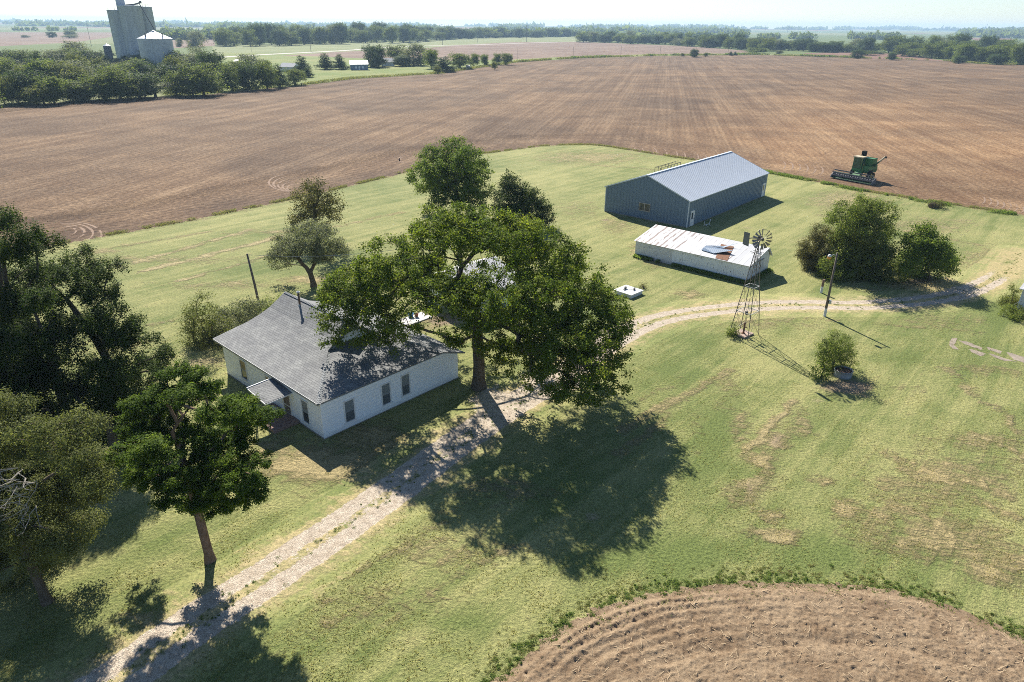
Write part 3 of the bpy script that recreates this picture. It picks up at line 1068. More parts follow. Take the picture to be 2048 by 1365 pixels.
ELM = make_tree('elm_tree', 'huge spreading green elm towering between the white house and the gravel drive', EB, lob, L_ELM, BARK, 21, dens=3.2, nleaf=86, sig=.225, size=.18, r_base=.46, r_tip=.013,
                trunk=[(0, 0, -.2), (0, 0, .5), (.02, 0, 1.2), (.05, .0, 2), (.02, .05, 3), (-.05, .05, 4), (-.1, 0, 5), (-.15, 0, 6.2)], bf=.26, inner=.14, minlen=5.6, step=.6, up=.75, flare=1.6, low=-.5,
                voids=((955, 528, 55, 26), (1010, 572, 28, 14), (830, 634, 30, 15), (890, 642, 36, 15), (955, 610, 22, 22), (880, 690, 18, 22)))

# ---- the cedars along the left
b = at(420, 1122)
make_tree('cedar_tree', 'bright green umbrella shaped cedar with bare brown trunk beside the drive', b,
          px_lobes(b, [(385, 795, 72), (330, 850, 62), (440, 825, 62), (300, 905, 52), (500, 850, 46), (370, 890, 72), (445, 900, 60), (285, 950, 40), (480, 955, 55, -1.0), (505, 975, 34, -1.2), (420, 960, 62), (350, 965, 55), (405, 1000, 36, -.8), (455, 990, 40), (380, 1012, 30), (440, 1012, 26), (520, 835, 36), (310, 820, 40), (400, 760, 34)],
                   np.random.default_rng(4), 2.4, .6, 0, True), L_CEDAR, BARK_RED, 31, dens=13.0, nleaf=125, sig=.12, size=.10, r_base=.22, r_tip=.012,
          trunk=[(0, 0, -.1), (0, 0, .6), (-.02, 0, 1.4), (-.04, 0, 2.2), (-.08, .05, 3.2), (-.14, .1, 4.4), (-.22, .1, 5.6), (-.32, .1, 6.8), (-.45, .1, 8.0)], minlen=3.0, inner=.12, up=1.1, slim=.6, bf=.3, step=.4, low=-.12)
b = at(95, 1205)
T2 = make_tree('cedar_tree', 'olive brown cedar with pale dead twigs at the lower left corner', b,
          px_lobes(b, [(40, 870, 70), (115, 875, 66), (170, 925, 50), (60, 960, 80), (140, 1000, 62), (95, 1075, 66), (30, 1050, 70), (-20, 930, 90), (-30, 1080, 80), (150, 1085, 44), (75, 1130, 52), (190, 960, 30), (-60, 850, 70), (-60, 1000, 80), (-130, 900, 90), (-140, 1020, 90), (60, 900, 70, 2.5), (130, 960, 70, 2.6), (0, 1000, 80, 2.8), (90, 1040, 60, 2.4)],
                   np.random.default_rng(6), 2.4, 1.0, 0, True), L_OLIVE, BARK, 33, dens=9.5, nleaf=115, sig=.19, size=.105, r_base=.20, r_tip=.010,
          trunk=[(0, 0, -.1), (-.05, 0, .8), (-.1, 0, 1.8), (-.15, 0, 3), (-.2, .05, 4.2), (-.25, .1, 5.6), (-.3, .1, 7.0), (-.3, .1, 8.6)], minlen=2.0, inner=.3, up=.5, slim=.45, bf=.3, step=.4, low=-.6, outw=1.0)
rng = np.random.default_rng(8)
mb = MB()
for k in range(26):
    q0 = onplane(b[1] - 1.2 - rng.random() * 1.3, rng.uniform(25, 75), rng.uniform(935, 1020)) - b
    d = Vector((rng.normal() * .8, -.8 + rng.normal() * .3, rng.normal() * .45)).normalized()
    p = Vector(q0)
    pts = [p]
    for s in range(5):
        d = (d + Vector((rng.normal() * .22, rng.normal() * .2, .05 + rng.normal() * .15))).normalized()
        p = p + d * .32
        pts.append(p)
    mb.tube(pts, np.linspace(.02, .005, 6), 4)
    for s in range(3):
        e = (d + Vector((rng.normal() * .8, rng.normal() * .5, rng.normal() * .5))).normalized()
        a = pts[2 + s % 3]
        mb.tube([a, a + e * .25, a + e * .45 + Vector((0, 0, .05))], (.009, .006, .003), 3)
mb.build('dead_twigs', BARK_PALE, T2)
b = at(265, 838)
make_tree('cedar_tree', 'tall open dark cedar with crooked visible trunk, behind the umbrella shaped cedar', b,
          px_lobes(b, [(150, 527, 38), (190, 560, 44), (160, 590, 38), (215, 625, 46), (180, 655, 42), (235, 690, 44), (275, 690, 40), (300, 730, 36), (245, 750, 42), (285, 780, 36), (205, 735, 32), (325, 712, 20), (225, 590, 18), (320, 750, 24), (130, 560, 20), (255, 655, 34)],
                   np.random.default_rng(9), 2.0, .6, 0, True), L_CEDAR_DK, BARK, 35, dens=6.5, nleaf=95, sig=.15, sigz=.24, size=.125, r_base=.30, r_tip=.012,
          trunk=[(0, 0, -.1), (-.1, 0, .8), (-.2, 0, 1.8), (-.35, 0, 3), (-.6, 0, 4.4), (-1.0, 0, 6), (-1.6, 0, 7.6), (-2.3, 0, 9.2), (-3.2, 0, 10.6)], minlen=1.6, inner=.15, up=1.0, bf=.3, step=.5, low=-.12)
for (bx, by), lobes_, lab, sd in (
        ((60, 800), [(25, 450, 34), (50, 490, 46), (10, 520, 50), (88, 485, 28), (40, 550, 52), (85, 550, 26), (5, 600, 60), (60, 610, 44), (40, 680, 66), (-40, 560, 60), (-40, 660, 70)], 'tallest dark cedar at the left edge, its top standing against the ploughed field', 41),
        ((150, 880), [(95, 610, 30), (112, 645, 38), (80, 680, 56), (135, 700, 46), (100, 740, 62), (150, 770, 50), (60, 780, 66), (120, 820, 56), (170, 825, 40), (80, 610, 34)], 'dark dense cedar in shade between the tallest cedar and the crooked cedar', 43),
        ((10, 925), [(0, 700, 70), (40, 740, 60), (-40, 780, 80), (20, 800, 66), (60, 850, 56), (-20, 860, 70), (100, 870, 40), (-70, 700, 70)], 'dark cedar at the left edge, just behind the olive brown cedar', 45),
        ((235, 905), [(215, 830, 40), (250, 850, 36), (200, 870, 40), (240, 800, 34), (270, 880, 24), (228, 765, 36), (205, 795, 44), (262, 805, 34), (215, 735, 26), (180, 840, 40)], 'lower dark cedar in front of the foot of the crooked cedar', 47)):
    b = at(bx, by)
    make_tree('cedar_tree', lab, b, px_lobes(b, lobes_, np.random.default_rng(sd), 2.4, .75, 0, True), L_CEDAR_DK, BARK, sd + 1, dens=5.5, nleaf=100, sig=.16, sigz=.28, size=.135, r_base=.34, r_tip=.014, minlen=1.5, inner=.25, up=.9, bf=.3, low=-.2,
              group=None)

# ---- trees beyond the house
b = at(627, 573)
make_tree('spreading_tree', 'grey olive spreading tree with forked trunk on the lawn behind the house', b,
          px_lobes(b, [(590, 480, 36), (640, 478, 36), (565, 515, 28), (610, 505, 36), (660, 500, 32), (680, 505, 18), (560, 530, 18), (620, 465, 26), (645, 520, 24), (580, 500, 26)], np.random.default_rng(51), 2.6, .6), L_GREY, BARK, 52,
          dens=4.6, nleaf=80, sig=.28, size=.17, r_base=.28, r_tip=.012, trunk=[(0, 0, -.1), (-.02, 0, .4), (-.1, 0, .9), (-.2, 0, 1.5)], minlen=.8, bf=.3, inner=.3, low=-.25)
b = at(637, 490)
make_tree('browned_tree', 'thin brownish tree standing behind the grey olive tree near the field', b,
          px_lobes(b, [(632, 385, 26), (610, 405, 26), (655, 405, 26), (630, 425, 30), (600, 435, 20), (665, 435, 18), (640, 450, 20), (590, 448, 12)], np.random.default_rng(53), 1.8, 1.0), L_BROWN, BARK, 54,
          dens=3.2, nleaf=50, sig=.34, size=.22, r_base=.26, r_tip=.014, minlen=1.0, bf=.22)
b = at(915, 432)
make_tree('leafy_tree', 'full light green tree behind the elm, standing against the ploughed field', b,
          px_lobes(b, [(905, 310, 34), (870, 325, 34), (940, 325, 34), (845, 350, 28), (890, 350, 44), (950, 350, 30), (915, 375, 46), (870, 375, 36), (955, 385, 28), (890, 402, 34), (940, 405, 30)], np.random.default_rng(55), 3.6, .9), L_GREEN, BARK, 56,
          dens=2.8, nleaf=66, sig=.32, size=.25, r_base=.34, r_tip=.016, minlen=1.2, inner=.3, up=.7)
b = at(1060, 452)
make_tree('juniper_tree', 'dark green pointed juniper beside the light green tree behind the elm', b,
          px_lobes(b, [(1020, 355, 12), (1022, 372, 20), (1012, 392, 24), (1040, 388, 24), (1058, 400, 24), (1030, 412, 30), (1075, 412, 22), (1060, 425, 30), (1090, 432, 16), (1010, 420, 24), (1040, 440, 30), (1085, 445, 18)], np.random.default_rng(57), 1.8, .95), L_CEDAR_DK, BARK, 58,
          dens=3.6, nleaf=60, sig=.30, size=.22, r_base=.22, r_tip=.014, minlen=.6, inner=.35, up=.9)

# ---- bushes
def bush(name, label, b, lobes_px, leafm, seed, spread, **kw):
    a = dict(dens=7.0, nleaf=70, sig=.24, size=.15, r_base=.10, r_tip=.008, trunk=[(0, 0, -.05), (0, 0, .25)], bf=.45, inner=.4, low=-.9, up=.5, cat='bush', step=.35)
    a.update(kw)
    lb = px_lobes(b, lobes_px, np.random.default_rng(seed), spread, a.pop('flat', .95))
    rg_ = np.random.default_rng(seed + 5)
    w_ = max(abs(l[0]) + l[3] * .6 for l in lb)
    q_ = min(1.0, w_ * .42)
    for k in range(7 if a.pop('ring', True) else 0):
        an = k * 0.9 + rg_.uniform(-.2, .2)
        lb.append((math.cos(an) * w_ * .55, math.sin(an) * w_ * .55, q_ * .8, q_, q_, q_ * .9))
    return make_tree(name, label, b, lb, leafm, BARK, seed + 1, **a)


bush('yellow_green_bush', 'yellow green bush on the lawn left of the house roof', at(402, 688), [(400, 605, 22), (385, 630, 24), (415, 630, 24), (400, 655, 28), (380, 660, 16), (420, 665, 20)], L_YELLOW, 61, 1.0, nleaf=40, slim=.4)
bush('grey_green_bush', 'wide grey green bush between the house and the leaning bare pole', at(475, 668), [(440, 640, 20), (465, 620, 20), (495, 615, 20), (480, 645, 28), (520, 612, 18), (455, 655, 20), (505, 630, 20)], L_GREY, 63, 1.4, nleaf=46)
bush('olive_shrub', 'small olive shrub growing at the corner of the house roof behind the grey bush', at(448, 690), [(450, 655, 14), (443, 668, 12), (456, 672, 10)], L_YELLOW, 65, .6, nleaf=36, size=.11)
bush('green_shrub', 'green shrub behind the pole and the peak of the house', at(545, 628), [(535, 605, 14), (555, 598, 13), (548, 615, 14), (570, 605, 9)], L_TAM, 66, .8, nleaf=36, size=.12)
bush('feathery_tree', 'tall feathery green bush, largest of the clump right of the windmill', at(1738, 545), [(1725, 422, 30), (1692, 432, 30), (1760, 432, 28), (1720, 465, 40), (1770, 470, 22), (1690, 475, 28), (1740, 500, 40), (1700, 510, 34), (1765, 505, 22)], L_TAM, 67, 2.6,
     dens=4.2, nleaf=105, sig=.34, size=.20, r_base=.2, slim=.42, outw=1.0)
bush('juniper_bush', 'brownish juniper bush at the left end of the clump right of the windmill', at(1640, 538), [(1640, 470, 20), (1620, 492, 22), (1655, 485, 24), (1618, 518, 20), (1645, 518, 26), (1608, 508, 14), (1670, 510, 22), (1675, 480, 20)], L_BROWN, 69, 1.4, dens=6.0, nleaf=90, sig=.24, size=.16, slim=.42, outw=1.0)
bush('low_green_bush', 'low bright green bush in front of the clump beside the lamp pole', at(1672, 556), [(1655, 528, 14), (1675, 520, 14), (1690, 530, 16), (1670, 540, 14), (1700, 545, 10)], L_TAM, 71, .9, dens=7, nleaf=80, size=.14)
bush('olive_bush', 'olive yellow bush at the front of the tall feathery bush', at(1735, 556), [(1710, 490, 22), (1740, 480, 22), (1755, 505, 20), (1725, 520, 22)], L_YELLOW, 72, .8, dens=5, nleaf=90, size=.16, flat=.9)
bush('leafy_bush', 'round leafy green bush right of the feathery clump, beside the track', at(1858, 562), [(1845, 470, 24), (1825, 490, 22), (1860, 490, 28), (1840, 515, 30), (1880, 515, 26), (1815, 525, 18), (1868, 532, 26), (1895, 535, 15), (1840, 540, 20), (1895, 520, 18)], L_GREEN, 73, 1.9, ring=False,
     dens=4.6, nleaf=95, sig=.32, size=.20, r_base=.14)
bush('willowy_bush', 'willowy green bush growing beside the round metal stock tank', at(1664, 742), [(1672, 685, 24), (1655, 700, 22), (1690, 700, 22), (1670, 715, 28), (1695, 720, 16), (1655, 730, 18)], L_TAM, 75, .9, ring=False, dens=9, nleaf=80, sig=.2, size=.125, slim=.36, outw=1.1)
bush('broadleaf_shrub', 'low broadleaf shrub at the left side of the stock tank', at(1642, 758), [(1645, 735, 17), (1632, 746, 13), (1655, 744, 12), (1645, 752, 12)], L_GREEN, 77, .5, ring=False, dens=8, nleaf=30, sig=.17, size=.14)
bush('small_shrub', 'small green shrub at the foot of the windmill', at(1466, 672), [(1466, 655, 8), (1460, 662, 8), (1472, 663, 8)], L_TAM, 79, .3, dens=14, nleaf=30, sig=.13, size=.10)
bush('thin_weed_bush', 'thin weedy bush beside the white well cover', at(1287, 577), [(1287, 568, 5), (1282, 573, 4), (1291, 573, 4)], L_BROWN, 81, .3, dens=16, nleaf=12, sig=.16, size=.09)
bush('lime_green_weeds', 'lime green weedy bush against the weathered building at the right edge', at(2022, 612), [(2022, 590, 10), (2016, 602, 9), (2028, 600, 9), (2034, 585, 8), (2030, 575, 8)], L_YELLOW, 83, .8, dens=9, nleaf=36, sig=.17, size=.12)
bush('dark_green_weeds', 'dark green weeds under the foot of the weathered building at the right edge', at(2033, 636), [(2025, 632, 6), (2036, 634, 7), (2048, 637, 7), (2058, 640, 7)], L_TAM, 85, .3, dens=16, nleaf=34, sig=.12, size=.10)
bush('twiggy_shrub', 'bare twiggy pinkish shrub right of the crooked cedar', at(332, 700), [(325, 690, 12), (335, 685, 10), (320, 705, 10)], L_BROWN, 87, .4, dens=9, nleaf=7, sig=.16, size=.09, r_tip=.012)

# ---- prototypes for the trees farther off
def proto(seed, kind, leafm, H, W, nleaf, size, sig):
    rng = np.random.default_rng(seed)
    lob = []
    if kind == 'round':
        for k in range(16):
            a, z = rng.uniform(0, 2 * math.pi), rng.uniform(.10, .86)
            r = W * .5 * (.62 * math.sqrt(max(.05, 1 - ((z - .5) / .52) ** 2)))
            lob.append((math.cos(a) * r, math.sin(a) * r, z * H, W * .22, W * .22, H * .14))
        lob.append((0, 0, H * .62, W * .3, W * .3, H * .25))
    elif kind == 'cone':
        for k in range(12):
            z = k / 12
            r = W * .5 * (1 - z) * .6
            a = k * 2.4
            lob.append((math.cos(a) * r, math.sin(a) * r, H * (.1 + .84 * z), W * (.26 * (1 - z) + .05), W * (.26 * (1 - z) + .05), H * .09))
    else:
        for k in range(9):
            a, z = rng.uniform(0, 2 * math.pi), rng.uniform(.42, .9)
            lob.append((math.cos(a) * W * .26, math.sin(a) * W * .26, z * H, W * .17, W * .17, H * .11))
    C, O, S = lobe_clusters(lob, 10.0 / (W * .3) ** 2, rng, -.7, .3)
    cm = crown_mesh('crown_' + kind, C, O, S, nleaf * 1.8, sig, size * .74, rng, leafm, .55, .6)
    zt = H * .6
    N, par, tips = grow([(0, 0, -.2)] + [(0, 0, zt * u) for u in (.2, .5, 1)], list(C[::5]), rng, .3, H * .12, .08)
    tm = limb_mesh('trunk_' + kind, N, par, tips, H * .003, H * .022, BARK)
    return cm, tm, H, W


PR = [proto(101, 'round', L_FAR, 10, 10, 15, .62, .55), proto(102, 'round', L_FAR, 11, 9, 15, .60, .55), proto(103, 'round', L_GREY, 9, 9, 13, .55, .55), proto(104, 'cone', L_FARDK, 9, 5.5, 15, .5, .4),
      proto(105, 'round', L_YELLOW, 9, 10, 14, .58, .55), proto(106, 'open', L_GREY, 12, 9, 9, .50, .55), proto(107, 'round', L_FARDK, 10, 9, 15, .62, .55), proto(108, 'round', L_TAM, 10, 8, 15, .6, .55)]
PKIND = ['rounded green', 'tall green', 'rounded grey green', 'dark pointed evergreen', 'yellowish green', 'thin grey', 'dark green', 'feathery green']
ORD = ['first', 'second', 'third', 'fourth', 'fifth', 'sixth', 'seventh', 'eighth', 'ninth', 'tenth', 'eleventh', 'twelfth', 'thirteenth', 'fourteenth', 'fifteenth', 'sixteenth', 'seventeenth', 'eighteenth', 'nineteenth', 'twentieth',
       'twenty-first', 'twenty-second', 'twenty-third', 'twenty-fourth', 'twenty-fifth', 'twenty-sixth', 'twenty-seventh', 'twenty-eighth', 'twenty-ninth', 'thirtieth', 'thirty-first', 'thirty-second', 'thirty-third', 'thirty-fourth', 'thirty-fifth',
       'thirty-sixth', 'thirty-seventh', 'thirty-eighth', 'thirty-ninth', 'fortieth']
NAMES = {0: 'round_tree', 1: 'tall_tree', 2: 'grey_tree', 3: 'evergreen_tree', 4: 'yellow_tree', 5: 'thin_tree', 6: 'dark_tree', 7: 'feathery_tree'}
trng = np.random.default_rng(77)


def far_tree(px, by, ty, wpx, k, label, group):
    cm, tm, H, W = PR[k]
    b = at(px, by)
    b[2] = far_z(b[0], b[1])
    wpx = wpx * 1.14
    hh = max(1.5, hgt(b, ty) * 1.0)
    w = wpx * depth(b) / FPX
    t = thing(NAMES[k], label, 'tree', b, trng.uniform(0, 6.28), group)
    t.scale = (w / W, w / W, hh / H)
    link('trunk', tm, t)
    link('crown', cm, t)
    return t


def tree_row(where, group, items):
    """items left to right: (px, base y, top y, width px, prototype)"""
    items = sorted(items)
    seen = {}
    tot = {}
    for it in items:
        tot[it[4]] = tot.get(it[4], 0) + 1
    for px, by, ty, w, k in items:
        i = seen[k] = seen.get(k, 0) + 1
        far_tree(px, by, ty, w, k, (ORD[i - 1] + ' ' + PKIND[k] + ' tree from left, ' if tot[k] > 1 else 'only ' + PKIND[k] + ' tree, ') + where, group)


def row(x0, x1, step, base, top, w, kinds, seed):
    r = np.random.default_rng(seed)
    out = []
    x = x0
    while x <= x1:
        u = (x - x0) / (x1 - x0)
        bb = np.interp(u, np.linspace(0, 1, len(base)), base)
        tt = np.interp(u, np.linspace(0, 1, len(top)), top)
        hh = bb - tt
        out.append((x + r.uniform(-.3, .3) * step, bb + r.uniform(-.06, .06) * hh, tt + r.uniform(-.26, .30) * hh, w * r.uniform(.8, 1.25), int(r.choice(kinds))))
        x += step * r.uniform(.75, 1.25)
    return out


BELT = 'trees in the belt left of the ploughed field'
tree_row('belt front row by the ploughed field', BELT, row(-25, 420, 30, [212, 204, 196, 188], [146, 150, 140, 138], 58, [0, 1, 4, 6, 7, 2, 3, 5], 1) + [(465, 182, 128, 44, 1), (500, 180, 130, 40, 6), (535, 178, 122, 42, 1), (560, 175, 126, 30, 3), (590, 171, 136, 38, 0)])
tree_row('second row of the belt', BELT, row(-20, 400, 34, [188, 180, 176, 168], [122, 126, 122, 118], 58, [0, 4, 6, 2, 1, 7, 5, 3], 2) + [(430, 168, 104, 50, 6), (478, 166, 118, 44, 0), (540, 164, 119, 24, 3)])
tree_row('third row of the belt', BELT, row(-20, 410, 36, [168, 162, 154, 150], [98, 108, 104, 100], 54, [0, 2, 6, 4, 7, 5, 3], 3) + [(505, 148, 106, 50, 2)])
tree_row('belt back row below the elevator', BELT, row(-20, 380, 38, [148, 144, 140, 136], [88, 92, 106, 98], 56, [0, 2, 6, 1], 4) + [(400, 140, 64, 36, 5), (152, 130, 80, 50, 2)])
tree_row('around the far farmyard', 'trees around the far farmyard',
         [(605, 145, 110, 30, 3), (617, 155, 132, 20, 3), (651, 139, 105, 31, 3), (680, 139, 107, 26, 3), (748, 134, 91, 44, 6), (753, 136, 104, 20, 3), (796, 126, 90, 40, 1), (827, 131, 84, 44, 2), (806, 133, 112, 34, 6), (863, 138, 97, 28, 7), (888, 144, 112, 44, 3),
          (875, 148, 131, 14, 4), (919, 138, 105, 40, 0), (948, 133, 106, 20, 0), (969, 132, 108, 15, 7), (989, 140, 123, 11, 4), (993, 130, 106, 16, 0), (1012, 130, 105, 22, 0)])
tree_row('among lone trees of far field edges', 'lone trees along the far field edges',
         [(1388, 115, 99, 15, 6), (1411, 113.5, 105, 9, 0), (1461, 111.5, 103, 9, 3), (1470, 111, 103, 8, 3), (1364, 113.5, 106, 8, 4), (1714, 117.5, 100, 22, 6), (1783, 120.5, 106, 15, 6), (1917, 127.5, 112, 22, 6), (1993, 129.5, 109, 30, 6), (1512, 107, 95, 34, 0), (1559, 108, 100, 14, 2),
          (1735, 111, 101, 30, 0), (1760, 109, 103, 14, 2), (104, 76, 64, 16, 6), (143, 73, 60, 20, 0), (139, 77, 69, 26, 4), (52, 75.5, 70, 14, 2), (375, 82, 66, 12, 6), (360, 94, 75, 14, 2), (395, 94, 60, 34, 2)])
tree_row('front row of the right wood', 'trees of the right hand wood',
         row(1800, 2060, 21, [112, 122, 126], [88, 92, 88], 32, [0, 1, 6, 0], 5) + row(1885, 2070, 19, [117, 126, 129], [84, 90, 92], 38, [0, 1, 0, 7], 6))
tree_row('back row of the right wood', 'trees of the right hand wood', row(1640, 2060, 16, [104, 106, 108, 110], [84, 78, 76, 80], 26, [0, 6, 1, 2], 7))
tree_row('front row behind the stubble field', 'trees of the wood line at the right', row(1168, 1680, 15, [84, 90, 101, 105], [66, 71, 72, 88], 23, [6, 0, 6, 1, 2], 8))
tree_row('back row behind the stubble field', 'trees of the wood line at the right', row(1240, 1640, 14, [82, 88, 96, 98], [64, 68, 74, 84], 20, [6, 0, 2], 9))
tree_row('front row behind the pale pasture', 'trees of the wood behind the pale pasture', row(436, 945, 17, [92, 90, 85, 78], [60, 50, 53, 62], 27, [0, 6, 0, 1, 2], 10))
tree_row('back row behind the pale pasture', 'trees of the wood behind the pale pasture', row(450, 1160, 16, [88, 84, 78, 73], [58, 49, 56, 61], 24, [6, 0, 6], 12))
print('far trees', sum(1 for o in COL.objects if o.get('group')))

# woods and hedgerows still farther: no one tree of them can be told apart
def far_mass(name, spots, seed):
    r = np.random.default_rng(seed)
    Vs, var = [], []
    for x, y, w, hh in spots:
        n = 46
        z0 = far_z(x, y)
        d = r.normal(size=(n, 3))
        d /= np.linalg.norm(d, axis=1, keepdims=True)
        P = np.array([x, y, z0 + hh * .5]) + d * np.array([w * .5, w * .5, hh * .52]) * r.uniform(.6, 1, (n, 1))
        s = w * .2
        a = r.normal(size=(n, 3)) * s
        b_ = r.normal(size=(n, 3)) * s
        Vs.append(np.stack([P - a * .5, P + b_ * .5, P + a * .5, P - b_ * .5], 1).reshape(-1, 3))
        var.append(np.full(n * 4, r.uniform(.1, .7)))
    V = np.concatenate(Vs)
    return tag(link(name, np_mesh(name, V, np.arange(len(V)).reshape(-1, 4), L_FAR, False, {'var': np.concatenate(var)})), kind='stuff')


r = np.random.default_rng(91)
sp = []


def band(x0, x1, y0, y1, n, w, hh, clump=1):
    for k in range(n):
        u = r.random()
        b = at(x0 + (x1 - x0) * u + r.normal() * 1.5, (y0 + (y1 - y0) * u) + r.normal() * .25)
        sp.append((b[0], b[1], w * r.uniform(.7, 1.4), hh * r.uniform(.7, 1.35)))


band(900, 1170, 76, 73, 60, 22, 13)
band(930, 1640, 70, 79, 120, 20, 13)
band(960, 1500, 64, 68, 130, 26, 14)
band(430, 1000, 62, 66, 90, 26, 15)
band(1350, 1500, 66, 66, 46, 24, 16)
band(1694, 1800, 78.5, 80, 40, 18, 13)
band(1930, 2100, 73, 76, 60, 26, 20)
band(1920, 2060, 69, 70, 60, 30, 22)
band(300, 480, 72, 68, 60, 20, 12)
band(310, 440, 80, 79, 34, 15, 10)
band(-60, 240, 62, 63, 12, 18, 10)
for k in range(1700):
    d_ = r.uniform(2300, 9000)
    x = r.uniform(-.86, .86) * d_
    lump = fbm(np.array([x / 420.0]), np.array([d_ / 900.0]), 44, 3)[0]
    pxx = pix((x, d_, 0))[0]
    if lump > (.50 if d_ > 5500 else .56) and not (1470 < pxx < 1900 and d_ < 5200) and not (pxx < 420 and d_ < 3500):
        sp.append((x, d_, r.uniform(24, 60) * (1 + d_ / 6000), r.uniform(9, 17)))
far_mass('far_woods', sp, 92)
# ragged hedge line along the far side of the ploughed field
sp = []
for (x1, y1), (x2, y2), n in (((1030, 124.5), (1320, 111.2), 60), ((1320, 111.2), (1500, 109.5), 50), ((1500, 109.5), (1700, 115.5), 70), ((1700, 116), (1900, 122.5), 60), ((1900, 122.5), (2060, 130.5), 40)):
    for k in range(n):
        u = r.random()
        b = at(x1 + (x2 - x1) * u, y1 + (y2 - y1) * u)
        sp.append((b[0], b[1] + r.normal() * 2, r.uniform(1.5, 4.5), r.uniform(.6, 1.8)))
hedge_line = A2([(1030, 124.8), (1150, 116.8), (1320, 111.4), (1400, 110.9), (1500, 109.4), (1700, 115.8), (1880, 121.8), (1960, 127.8), (2060, 130.8)])

# ---- grass and weeds along the edges
def blade_patch(name, P, H_, W_, seed, mat, lean=.5):
    r = np.random.default_rng(seed)
    n = len(P)
    d = r.normal(size=(n, 3))
    d[:, 2] = 0
    d /= np.linalg.norm(d, axis=1, keepdims=True) + 1e-6
    s = np.cross(d, np.array([0, 0, 1.0]))
    h_ = (H_ * r.uniform(.45, 1.25, n))[:, None]
    w_ = (W_ * r.uniform(.6, 1.4, n))[:, None]
    top = P + np.array([0, 0, 1.0]) * h_ + d * h_ * lean * r.random((n, 1))
    mid = P + np.array([0, 0, .55]) * h_ + d * h_ * lean * .3
    V = np.stack([P, mid + s * w_ * .5, top, mid - s * w_ * .5], 1).reshape(-1, 3)
    v = np.repeat(np.clip(.45 + r.normal(size=n) * .22, 0, 1), 4)
    return tag(link(name, np_mesh(name, V, np.arange(4 * n).reshape(-1, 4), mat, False, {'var': v})), kind='stuff')


def leafy_patch(name, P, H_, size, seed, mat):
    r = np.random.default_rng(seed)
    n = len(P)
    P = P + np.array([0, 0, 1.0]) * (H_ * r.random((n, 1)) ** 1.4)
    v = np.clip(.35 + .5 * (fbm(P[:, 0] / .8, P[:, 1] / .8, seed, 3) - .3) + r.normal(size=n) * .2, 0, 1)
    return tag(link(name, leaf_mesh(name, P, np.zeros((n, 3)), size, r, mat, v, .7, .45)), kind='stuff')


L_WEED = leaf_mat('weed_leaves', (0.090, 0.145, 0.038), (0.150, 0.210, 0.056), (0.22, 0.26, 0.09), .5)
L_TALL = leaf_mat('tall_grass', (0.13, 0.155, 0.045), (0.21, 0.215, 0.08), (0.30, 0.27, 0.13), .42)


def along(line, n, sig, seed, z=0.0, clump=1.2, lo=.45, o0=0.0):
    r = np.random.default_rng(seed)
    A = np.array(line)
    S = np.concatenate([[0], np.cumsum(np.hypot(*np.diff(A, axis=0).T))])
    out = []
    while len(out) < n:
        s = r.uniform(0, S[-1], 6000)
        x, y = np.interp(s, S, A[:, 0]), np.interp(s, S, A[:, 1])
        o = r.normal(size=6000) * sig
        tx, ty = np.gradient(np.interp(s, S, A[:, 0])), 0
        x2, y2 = x + r.normal(size=6000) * sig * .5, y + o + o0
        k = fbm(x2 / clump, y2 / clump, seed, 3) > lo
        out += list(zip(x2[k], y2[k]))
    out = np.array(out[:n])
    return np.column_stack([out, np.full(n, z)])




def tuft_patch(name, line, n, sig, o0, seed, mat, rad=(.08, .26), hh=(.05, .22), per=85, size=.075):
    """single weed plants set along a line, each a little mound of leaves"""
    r = np.random.default_rng(seed)
    C = along(line, n, sig, seed, 0, 1.0, .40, o0)
    k = np.repeat(np.arange(n), per)
    R_ = r.uniform(*rad, n)[k][:, None]
    Hh = (r.uniform(*hh, n) * r.uniform(.5, 1, n))[k][:, None]
    d = r.normal(size=(len(k), 3))
    d /= np.linalg.norm(d, axis=1, keepdims=True)
    d[:, 2] = np.abs(d[:, 2])
    q = r.random((len(k), 1)) ** .5
    P = C[k] + d * q * np.hstack([R_, R_, Hh])
    v = np.clip(.4 + r.normal(size=n)[k] * .22 + r.normal(size=len(k)) * .18, 0, 1)
    return tag(link(name, leaf_mesh(name, P, d, size, r, mat, v, .5, .4)), kind='stuff')


tuft_patch('edge_weeds', SOIL_EDGE, 400, .36, .1, 3, L_WEED, (.07, .24), (.04, .17), 60, .07)
tuft_patch('drive_weeds', DRIVE, 420, .55, 0, 31, L_WEED, (.05, .2), (.03, .12), 40, .06)
tuft_patch('edge_grass', SOIL_EDGE, 520, .5, .3, 23, L_TALL, (.06, .2), (.03, .10), 40, .06)
P1 = along(SOIL_EDGE, 2200, .5, 13, .1, .3, .62, -.7)
leafy_patch('soil_weeds', P1, .10, .07, 14, L_WEED)
vis = [q for q in FIELD_EDGE]
P2 = along(vis, 36000, .45, 5, 0, 1.9, .44)
leafy_patch('field_edge_grass', P2, .30, .16, 6, L_TALL)
P3 = along(A2([(1480, 336), (1540, 346), (1610, 360), (1680, 374), (1740, 386), (1800, 396), (1950, 419), (2060, 434)]), 17000, .7, 7, 0, 1.8, .5)
leafy_patch('field_edge_weeds', P3, .40, .17, 8, L_WEED)
P4 = along(A2([(330, 190), (420, 187), (610, 170), (700, 158), (870, 148), (1030, 125)]), 26000, 2.6, 9, 0, 5, .4, 1.5)
leafy_patch('meadow_edge_grass', P4, .9, .5, 10, L_TALL)
leafy_patch('hedge_undergrowth', along(hedge_line, 15000, 2.2, 93, 0, 9, .45), 1.3, 1.0, 94, L_TALL)
leafy_patch('hedge_brambles', along(hedge_line, 5000, 1.5, 95, 0, 14, .56), 1.8, 1.1, 96, L_WEED)
